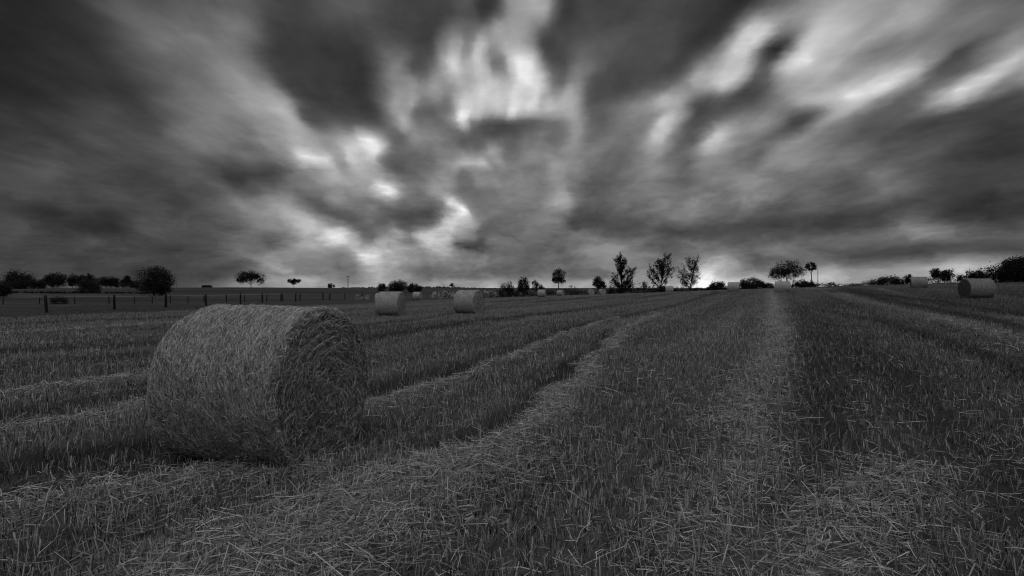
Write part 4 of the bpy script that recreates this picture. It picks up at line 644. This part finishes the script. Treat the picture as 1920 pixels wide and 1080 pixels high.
tree("bush", "spiky upright bush behind the left mid-field bales", "bush", 716, 530, 18, 170, [(0, .4, .42, .38), (0, .65, .3, .3), (-.25, .7, .12, .22), (.3, .68, .1, .2)], 900, .3, 16)
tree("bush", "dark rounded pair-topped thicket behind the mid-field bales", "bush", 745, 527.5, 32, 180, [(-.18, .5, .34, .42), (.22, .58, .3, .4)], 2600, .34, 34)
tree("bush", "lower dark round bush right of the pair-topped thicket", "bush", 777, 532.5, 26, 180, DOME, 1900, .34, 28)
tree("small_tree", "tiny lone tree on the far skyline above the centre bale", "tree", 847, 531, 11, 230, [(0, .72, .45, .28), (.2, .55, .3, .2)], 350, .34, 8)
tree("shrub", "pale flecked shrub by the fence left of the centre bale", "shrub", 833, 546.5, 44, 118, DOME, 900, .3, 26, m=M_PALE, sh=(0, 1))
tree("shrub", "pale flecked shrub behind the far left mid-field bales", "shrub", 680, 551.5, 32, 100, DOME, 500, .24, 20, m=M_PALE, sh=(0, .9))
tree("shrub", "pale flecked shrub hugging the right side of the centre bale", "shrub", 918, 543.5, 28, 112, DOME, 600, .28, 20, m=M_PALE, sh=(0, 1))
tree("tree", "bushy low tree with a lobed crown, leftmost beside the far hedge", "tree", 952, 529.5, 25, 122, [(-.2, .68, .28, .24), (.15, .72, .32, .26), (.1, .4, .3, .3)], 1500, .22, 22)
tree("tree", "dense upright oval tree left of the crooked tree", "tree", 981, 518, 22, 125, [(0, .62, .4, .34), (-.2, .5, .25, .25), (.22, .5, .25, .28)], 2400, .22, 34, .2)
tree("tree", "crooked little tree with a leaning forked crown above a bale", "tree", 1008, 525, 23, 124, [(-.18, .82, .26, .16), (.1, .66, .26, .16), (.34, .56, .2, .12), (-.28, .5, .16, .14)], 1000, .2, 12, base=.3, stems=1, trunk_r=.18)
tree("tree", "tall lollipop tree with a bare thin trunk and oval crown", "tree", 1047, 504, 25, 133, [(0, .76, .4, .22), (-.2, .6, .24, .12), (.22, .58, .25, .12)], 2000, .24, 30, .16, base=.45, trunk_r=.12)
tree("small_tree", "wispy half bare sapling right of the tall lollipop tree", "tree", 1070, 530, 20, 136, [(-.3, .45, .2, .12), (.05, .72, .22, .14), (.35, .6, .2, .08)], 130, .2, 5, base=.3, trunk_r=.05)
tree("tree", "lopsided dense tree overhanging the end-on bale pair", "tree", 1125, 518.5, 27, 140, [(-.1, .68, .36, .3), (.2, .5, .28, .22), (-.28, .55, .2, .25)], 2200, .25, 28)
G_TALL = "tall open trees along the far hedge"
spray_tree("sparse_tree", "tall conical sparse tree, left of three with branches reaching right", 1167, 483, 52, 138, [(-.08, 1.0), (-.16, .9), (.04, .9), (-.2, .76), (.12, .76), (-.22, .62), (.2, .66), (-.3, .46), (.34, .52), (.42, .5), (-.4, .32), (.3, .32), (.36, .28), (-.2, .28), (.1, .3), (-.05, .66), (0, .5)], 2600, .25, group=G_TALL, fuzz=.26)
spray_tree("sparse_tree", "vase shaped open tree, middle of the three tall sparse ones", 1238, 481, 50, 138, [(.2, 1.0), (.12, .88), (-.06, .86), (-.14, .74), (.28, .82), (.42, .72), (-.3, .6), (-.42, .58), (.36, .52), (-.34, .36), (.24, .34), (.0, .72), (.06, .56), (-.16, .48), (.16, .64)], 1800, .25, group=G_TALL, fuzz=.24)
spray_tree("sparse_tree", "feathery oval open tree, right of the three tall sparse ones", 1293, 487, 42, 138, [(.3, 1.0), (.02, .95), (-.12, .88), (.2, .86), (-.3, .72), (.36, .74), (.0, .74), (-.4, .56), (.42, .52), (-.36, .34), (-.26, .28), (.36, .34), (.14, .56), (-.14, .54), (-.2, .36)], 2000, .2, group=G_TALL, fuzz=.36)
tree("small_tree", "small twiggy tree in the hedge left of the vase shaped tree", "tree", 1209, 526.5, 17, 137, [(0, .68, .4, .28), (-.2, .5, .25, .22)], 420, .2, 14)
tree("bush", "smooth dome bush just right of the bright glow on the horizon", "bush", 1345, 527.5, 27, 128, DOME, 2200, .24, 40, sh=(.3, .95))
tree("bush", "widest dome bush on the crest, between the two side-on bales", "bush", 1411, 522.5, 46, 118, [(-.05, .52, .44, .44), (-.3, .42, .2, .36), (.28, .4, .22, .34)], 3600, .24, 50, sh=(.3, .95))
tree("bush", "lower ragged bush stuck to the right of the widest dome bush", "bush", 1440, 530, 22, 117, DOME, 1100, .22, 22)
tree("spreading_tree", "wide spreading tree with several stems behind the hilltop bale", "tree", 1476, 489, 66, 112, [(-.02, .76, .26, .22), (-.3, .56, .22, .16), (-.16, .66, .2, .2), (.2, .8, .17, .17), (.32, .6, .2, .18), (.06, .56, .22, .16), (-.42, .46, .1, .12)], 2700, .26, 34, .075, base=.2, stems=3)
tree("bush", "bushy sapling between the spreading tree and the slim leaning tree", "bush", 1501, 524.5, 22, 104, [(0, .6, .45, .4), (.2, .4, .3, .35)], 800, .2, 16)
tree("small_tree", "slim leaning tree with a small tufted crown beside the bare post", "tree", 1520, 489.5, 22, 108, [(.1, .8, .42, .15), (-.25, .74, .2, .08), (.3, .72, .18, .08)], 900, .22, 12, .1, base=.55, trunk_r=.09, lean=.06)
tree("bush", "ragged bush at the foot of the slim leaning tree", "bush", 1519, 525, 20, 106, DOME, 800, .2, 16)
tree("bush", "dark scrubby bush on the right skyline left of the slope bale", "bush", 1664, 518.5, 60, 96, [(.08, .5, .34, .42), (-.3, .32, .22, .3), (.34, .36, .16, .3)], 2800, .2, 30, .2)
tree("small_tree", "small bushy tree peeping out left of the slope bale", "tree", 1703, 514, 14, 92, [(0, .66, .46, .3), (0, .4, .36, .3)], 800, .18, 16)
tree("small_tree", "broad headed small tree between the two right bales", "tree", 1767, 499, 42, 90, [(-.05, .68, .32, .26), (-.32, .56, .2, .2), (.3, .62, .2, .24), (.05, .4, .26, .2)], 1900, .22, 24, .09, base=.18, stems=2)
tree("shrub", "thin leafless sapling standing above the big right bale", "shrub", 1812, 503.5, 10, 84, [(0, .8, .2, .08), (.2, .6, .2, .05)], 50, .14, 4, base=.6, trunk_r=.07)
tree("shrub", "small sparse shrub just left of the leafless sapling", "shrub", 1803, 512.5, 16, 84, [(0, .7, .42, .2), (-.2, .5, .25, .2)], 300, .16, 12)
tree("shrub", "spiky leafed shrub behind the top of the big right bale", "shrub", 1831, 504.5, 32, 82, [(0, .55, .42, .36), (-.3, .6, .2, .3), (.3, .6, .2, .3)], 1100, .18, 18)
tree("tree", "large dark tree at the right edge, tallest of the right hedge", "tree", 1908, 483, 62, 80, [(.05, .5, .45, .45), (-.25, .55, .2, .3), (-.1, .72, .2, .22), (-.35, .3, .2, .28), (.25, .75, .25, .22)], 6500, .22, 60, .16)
hedge("hedge", "dark low hedge behind the bales at the field's far left corner", [(926, 547), (945, 545), (970, 548), (1000, 547), (1030, 545)], (118, 134), n=2200, leaf=.26)
hedge("hedge", "thin low hedge behind the end-on bale pair", [(1030, 545), (1060, 543), (1085, 546), (1140, 543)], (137, 141), n=1800, leaf=.26)
hedge("hedge", "tall ragged hedge under the left two of the three sparse trees", [(1143, 543), (1150, 538), (1165, 540), (1180, 536), (1200, 538), (1225, 537), (1240, 540), (1252, 538)], (140, 138), n=4200, leaf=.28, jag=.5)
hedge("hedge", "low hedge running right from under the feathery oval tree", [(1250, 540), (1275, 540), (1300, 541), (1325, 541), (1335, 538), (1362, 538)], (137, 128), n=2400, leaf=.26)
hedge("hedge", "short dark hedge piece behind the hilltop bale under the spreading tree", [(1362, 540), (1390, 538), (1440, 535), (1470, 534), (1500, 532), (1530, 533)], (124, 106), n=2400, leaf=.24)
hedge("hedge", "fringe of low brambles along the crest right of the bare post", [(1530, 533), (1555, 531), (1570, 534), (1600, 534), (1620, 530), (1640, 529)], (106, 100), n=1800, leaf=.2, jag=.35)
hedge("hedge", "low dark hedge line under the broad headed tree at right", [(1690, 527), (1720, 524), (1760, 521), (1800, 520), (1830, 517)], (95, 88), n=2200, leaf=.2)
hedge("hedge", "thick dark hedge climbing to the right edge behind the largest right bale", [(1825, 519), (1850, 510), (1870, 506), (1890, 503), (1925, 498), (1980, 490)], (86, 78), n=6500, leaf=.24, thick=2.5, jag=.4)
hedge("hedge", "dark hedge strip across the pasture below the ridge trees", [(-60, 548), (40, 547), (110, 548), (170, 547), (230, 549), (300, 548)], (150, 150), n=2600, leaf=.4, m=M_LEAF, jag=.1)
hedge("hedge", "thin hedge along the far crest right of the utility pole", [(640, 541), (700, 538), (760, 537.5), (800, 537), (860, 539), (930, 541)], (235, 235), n=2400, leaf=.45, jag=.1)
hedge("bramble_clump", "oblong dark bramble clump behind the leaning left fence post", [(99, 561), (104, 558), (112, 557), (119, 558), (123, 562)], 88, n=900, leaf=.22, thick=.6, cat="bramble", jag=.05)

# ------------------------------------------------------------------ fences and poles
def post(part, h, w, round_=True):
    t = np.linspace(0, 1, 5)[:, None]; wob = rng.normal(size=(5, 3)) * .006; wob[:, 2] = 0
    part.tube(np.array([0, 0, -.25]) + t * np.array([0, 0, h + .25]) + wob, np.array([w, w, w * .97, w * .95, w * .86]), 8, rng.uniform(.2, .9))
def fence(label, pts, hs, wires, pw, tape=None, leans=None):
    pts = [np.array([x, y, h1(x, y)]) for x, y in pts]; o = empty("post_fence", pts[0], 0, label, "fence", "pasture fences")
    tops = []
    for i, p in enumerate(pts):
        q = Part(); h = hs[i % len(hs)] if not callable(hs) else hs(i); post(q, h, pw * rng.uniform(.85, 1.15)); c = q.build("post", M_POST, o); c.location = p - pts[0]
        ln = (leans or {}).get(i, (rng.normal() * .03, rng.normal() * .04)); c.rotation_euler = (ln[0], ln[1], rng.uniform(0, 3)) if not leans or i not in leans else (ln[0], ln[1], 0)
        tops.append(p - pts[0])
    for f in wires:
        q = Part(); T = []
        for a, b in zip(tops[:-1], tops[1:]):
            for t in (0, .25, .5, .75): T.append(a + (b - a) * t + np.array([0, 0, f - .06 * math.sin(t * math.pi)]))
        T.append(tops[-1] + np.array([0, 0, f])); q.tube(np.array(T), .007, 4); q.build("wire", M_WIRE, o)
    if tape:
        q = Part(); T = []
        for a, b in zip(tops[:-1], tops[1:]):
            for t in (0, .5): T.append(a + (b - a) * t + np.array([0, 0, tape - .03 * math.sin(t * math.pi)]))
        T.append(tops[-1] + np.array([0, 0, tape])); T = np.array(T); n = len(T); e = np.array([0, 0, .03])
        V = np.concatenate([T - e, T + e, T + e + np.array([0, .012, 0]), T - e + np.array([0, .012, 0])]); i = np.arange(n - 1)
        Q = np.concatenate([np.stack([i + a * n, i + 1 + a * n, i + 1 + b * n, i + b * n], -1) for a, b in ((0, 1), (1, 2), (2, 3), (3, 0))])
        q.add(V, [Q], .6); q.build("tape", M_TAPE, o)
    return o
fy = [32.5, 39, 45.6, 52.5, 60, 68, 74, 80, 84, 87, 96, 100.5, 108.6, 121, 134]
fence("near dark post and wire fence along the stubble's left edge, with one stout leaning post", [(-32.2 + .3 * math.sin(y), y) for y in fy], [1.28, 1.22, 1.2, 1.25, 1.18], (.35, .7, 1.05), .1, leans={1: (.03, -.07)})
fence("far low paddock fence with a pale tape along its post tops", [(x, 85 + .02 * (x + 60) + .4 * math.sin(x)) for x in (-98, -92.5, -87, -81.5, -75.7, -70.2, -65, -60.4, -56.5, -54, -51, -48.8, -46, -43, -40, -37, -34.5)], [1.15, 1.2, 1.1], (.4, .8), .07, tape=1.13)
def pole(name, label, px, ytop, depth, r, arm):
    x, z0, hgt = place(px, ytop, depth); o = empty(name, (x, depth, z0), 0, label, "pole")
    q = Part(); q.tube([(0, 0, -.3), (0, 0, hgt * .5), (.0, 0, hgt)], [r, r * .85, r * .7], 10, .4); q.build("shaft", M_POST, o)
    if arm:
        q = Part(); q.tube([(-arm, 0, hgt - .35), (0, .12, hgt - .35), (arm, 0, hgt - .35)], .08, 6, .4); q.build("crossarm", M_POST, o)
        for s in (-1, 0, 1):
            q = Part(); q.tube([(0, 0, 0), (0, 0, .12), (0, 0, .2)], [.05, .07, .03], 6, .5); c = q.build("insulator", M_POST, o); c.location = (s * arm * .85, 0, hgt - .28 + (.3 if s == 0 else 0))
    else:
        q = Part(); q.tube([(0, 0, 0), (0, 0, .06), (0, 0, .09)], [r * .8, r * .8, r * .3], 10, .5); c = q.build("cap", M_POST, o); c.location = (0, 0, hgt)
    return o
pole("utility_pole", "lone utility pole with a short crossarm on the left skyline", 652.5, 517, 250, .17, .9)
pole("bare_post", "thin bare upright post right of the slim leaning tree", 1533.5, 505.5, 106, .06, 0)

# ------------------------------------------------------------------ stubble, regrowth and loose straw (past counting)
def scatter(bands, dens):
    out = []
    for (r0, r1, k, ws) in bands:
        n = int(.5 * 2 * R(49) * (r1 * r1 - r0 * r0) * dens * k); r = np.sqrt(rng.uniform(r0 * r0, r1 * r1, n)); a = rng.uniform(-R(49), R(49), n)
        out.append(np.c_[r * np.sin(a), r * np.cos(a), np.full(n, ws)])
    return np.concatenate(out)
BANDS = [(.9, 5, 1.5, 1), (5, 9, .9, 1.15), (9, 16, .42, 1.6), (16, 30, .2, 2.4), (30, 60, .1, 3.4), (60, 135, .03, 5)]
CA, SA = math.cos(fa), math.sin(fa); BX, BY = ex - CA * .62, ey - SA * .62
def off_bale(x, y, pad=0.0):
    lx = (x - BX) * CA + (y - BY) * SA; ly = -(x - BX) * SA + (y - BY) * CA
    return ~((np.abs(lx) < .63 + pad) & (np.abs(ly) < .40 + pad))
def surface(x, y, ba, st, fld):
    d = np.hypot(x, y); near = np.clip(1 - d / 45, 0, 1)
    return H(x, y) + (fbm(x * 2.2, y * 2.2, 3) - .5) * .07 * near + (fbm(x * 9, y * 9, 8, 2) - .5) * .03 * near - ba * .04 * fld * np.clip(1.4 - d / 60, .5, 1) + st * .015 * near
def stubble():
    q = scatter(BANDS, 760); x, y, ws = q.T
    u = x - .47 * y; row = .15; jit = rng.normal(0, .022, len(x)) * np.where(ws > 2, 3, 1)
    x = np.where(ws < 2.5, np.round(u / row) * row + jit + .47 * y, x)
    fld = in_field(x, y); st, ba, pa, band = features(x, y); patch = fbm(x * .8, y * .8, 61, 3)
    p = fld * (1 - .3 * ba) * (1 - .55 * st) * (.3 + .9 * patch) * (.55 + .65 * band) + .35 * pa
    ok = (rng.uniform(0, 1, len(x)) < p) & off_bale(x, y) & (fld > .3); x, y, ws, fld, st, ba, pa, band, patch = [v[ok] for v in (x, y, ws, fld, st, ba, pa, band, patch)]
    n = len(x); z = surface(x, y, ba, st, fld) - .01; h = rng.uniform(.06, .12, n) * (.7 + .6 * patch) * (1 + .25 * pa) * np.where(rng.uniform(0, 1, n) < .06, 1.35, 1)
    ln = rng.normal(0, .16, (n, 2)) + np.where(rng.uniform(0, 1, n)[:, None] < .12, rng.normal(0, .6, (n, 2)), 0)
    p0 = np.c_[x, y, z]; p1 = p0 + np.c_[ln * h[:, None] * .56, h * .5]; p2 = p0 + np.c_[ln * h[:, None] * 1.15, h * np.clip(1 - (ln ** 2).sum(1) * .3, .4, 1)]
    a = rng.uniform(0, np.pi, n); wv = np.c_[np.cos(a), np.sin(a), np.zeros(n)] * (rng.uniform(.0018, .0038, n) * ws)[:, None]
    dd = np.hypot(x, y); lu = right_dim(x, y)
    sh = np.clip(.44 + rng.normal(0, 1, n) * np.clip(.25 - (dd - 8) * .008, .1, .25) + .1 * (1 - lu) * np.clip((dd - 8) / 15, 0, 1) - .045 * lu + .28 * pa + .12 * st - .3 * ba + (band - .5) * .3, .05, 1)  # stalk tone carries the painted furrow shade and right-hand darkening
    V, Q = ribbons(p0, p1, p2, wv, .8); return mesh_np("stubble", V, [Q], np.repeat(sh, 6))
def regrowth():
    q = scatter(BANDS, 900); x, y, ws = q.T
    fld = in_field(x, y); st, ba, pa, band = features(x, y); patch = fbm(x * .7 + 50, y * .7, 71, 3)
    p = (.15 + 1.1 * np.clip(patch - .25, 0, 1)) * (1 - .75 * st) * (1 + .5 * ba) * (1 - .5 * pa) * (.88 + .2 * right_dim(x, y)) * np.clip(1.3 - np.hypot(x, y) / 40, .35, 1) * np.where(fld < .5, .8, 1)
    ok = (rng.uniform(0, 1, len(x)) < p) & off_bale(x, y) & ((fld > .3) | (ws < 5)); x, y, ws, fld, st, ba, patch = [v[ok] for v in (x, y, ws, fld, st, ba, patch)]
    n = len(x); z = surface(x, y, ba, st, fld) - .01; h = rng.uniform(.025, .09, n) * (.7 + .5 * patch) * np.where(fld < .5, 1.3, 1)
    a = rng.uniform(0, 2 * np.pi, n); d = np.c_[np.cos(a), np.sin(a)]; o = rng.uniform(.2, 1.0, n)[:, None] * h[:, None]
    p0 = np.c_[x, y, z]; p1 = p0 + np.c_[d * o * .35, h * .65]; p2 = p0 + np.c_[d * o, h * rng.uniform(.5, 1.05, n)]
    wv = np.c_[-d[:, 1], d[:, 0], np.zeros(n)] * (rng.uniform(.0016, .0042, n) * ws)[:, None]
    V, Q = ribbons(p0, p1, p2, wv, .15); return mesh_np("regrowth_grass", V, [Q], np.repeat(np.clip(rng.normal(.35, .22, n), 0, 1), 6))
def loose():
    q = scatter(BANDS[:4], 2400); x, y, ws = q.T
    fld = in_field(x, y); st, ba, pa, band = features(x, y); patch = fbm(x * 1.3, y * 1.3, 81, 3)
    p = fld * np.clip(.95 * st * (.25 + 1.3 * patch) + .045 * np.clip(1.4 - np.hypot(x, y) / 9, .1, 1) + .3 * np.clip(patch - .52, 0, 1) + .22 * pa - .1 * ba, 0, 1)
    ok = (rng.uniform(0, 1, len(x)) < p) & off_bale(x, y, -.05) & (fld > .5); x, y, ws, fld, st, ba = [v[ok] for v in (x, y, ws, fld, st, ba)]
    n = len(x); z = surface(x, y, ba, st, fld) + rng.uniform(0, .05, n) + st * rng.uniform(0, .05, n)
    L_ = np.clip(rng.lognormal(math.log(.11), .55, n), .04, .42) ; a = rng.uniform(0, 2 * np.pi, n); el_ = rng.normal(.05, .2, n)
    d = np.c_[np.cos(a) * np.cos(el_), np.sin(a) * np.cos(el_), np.sin(el_)]; p0 = np.c_[x, y, z] - d * (L_ * .5)[:, None]; p2 = p0 + d * L_[:, None]
    g0 = surface(p0[:, 0], p0[:, 1], ba, st, fld); g2 = surface(p2[:, 0], p2[:, 1], ba, st, fld); p0[:, 2] = np.maximum(p0[:, 2], g0 + .003); p2[:, 2] = np.maximum(p2[:, 2], g2 + .003)
    p1 = (p0 + p2) / 2 + rng.normal(0, .045, (n, 3)) * L_[:, None]; p1[:, 2] = np.maximum(p1[:, 2], np.minimum(p0[:, 2], p2[:, 2]))
    wv = np.cross(d, rng.normal(size=(n, 3)) * .6 + np.array([0, 0, 1])); wv *= (rng.uniform(.0014, .0029, n) * ws / (np.linalg.norm(wv, axis=1) + 1e-9))[:, None]
    V, Q = ribbons(p0, p1, p2, wv, .9); return mesh_np("loose_straw", V, [Q], np.repeat(np.clip(rng.normal(.62, .24, n), .1, 1), 6))
o = link("stubble", stubble(), M_STRAW); setp(o, "cut straw stubble standing in rows across the field", "stubble", kind="stuff")
o = link("regrowth_grass", regrowth(), shade_mat("regrowth", [(0, .02), (.5, .055), (1, .13)], .75, .2)); setp(o, "dark short grass growing between the stubble rows", "grass", kind="stuff")
o = link("loose_straw", loose(), M_STRAW); setp(o, "loose pale straw lying in swaths on the ground", "straw", kind="stuff")
setp(link("path", path(), shade_mat("path", [(0, .1), (1, .3)], .9, .1, (2, (1, 1, 1), .6))), kind="structure")
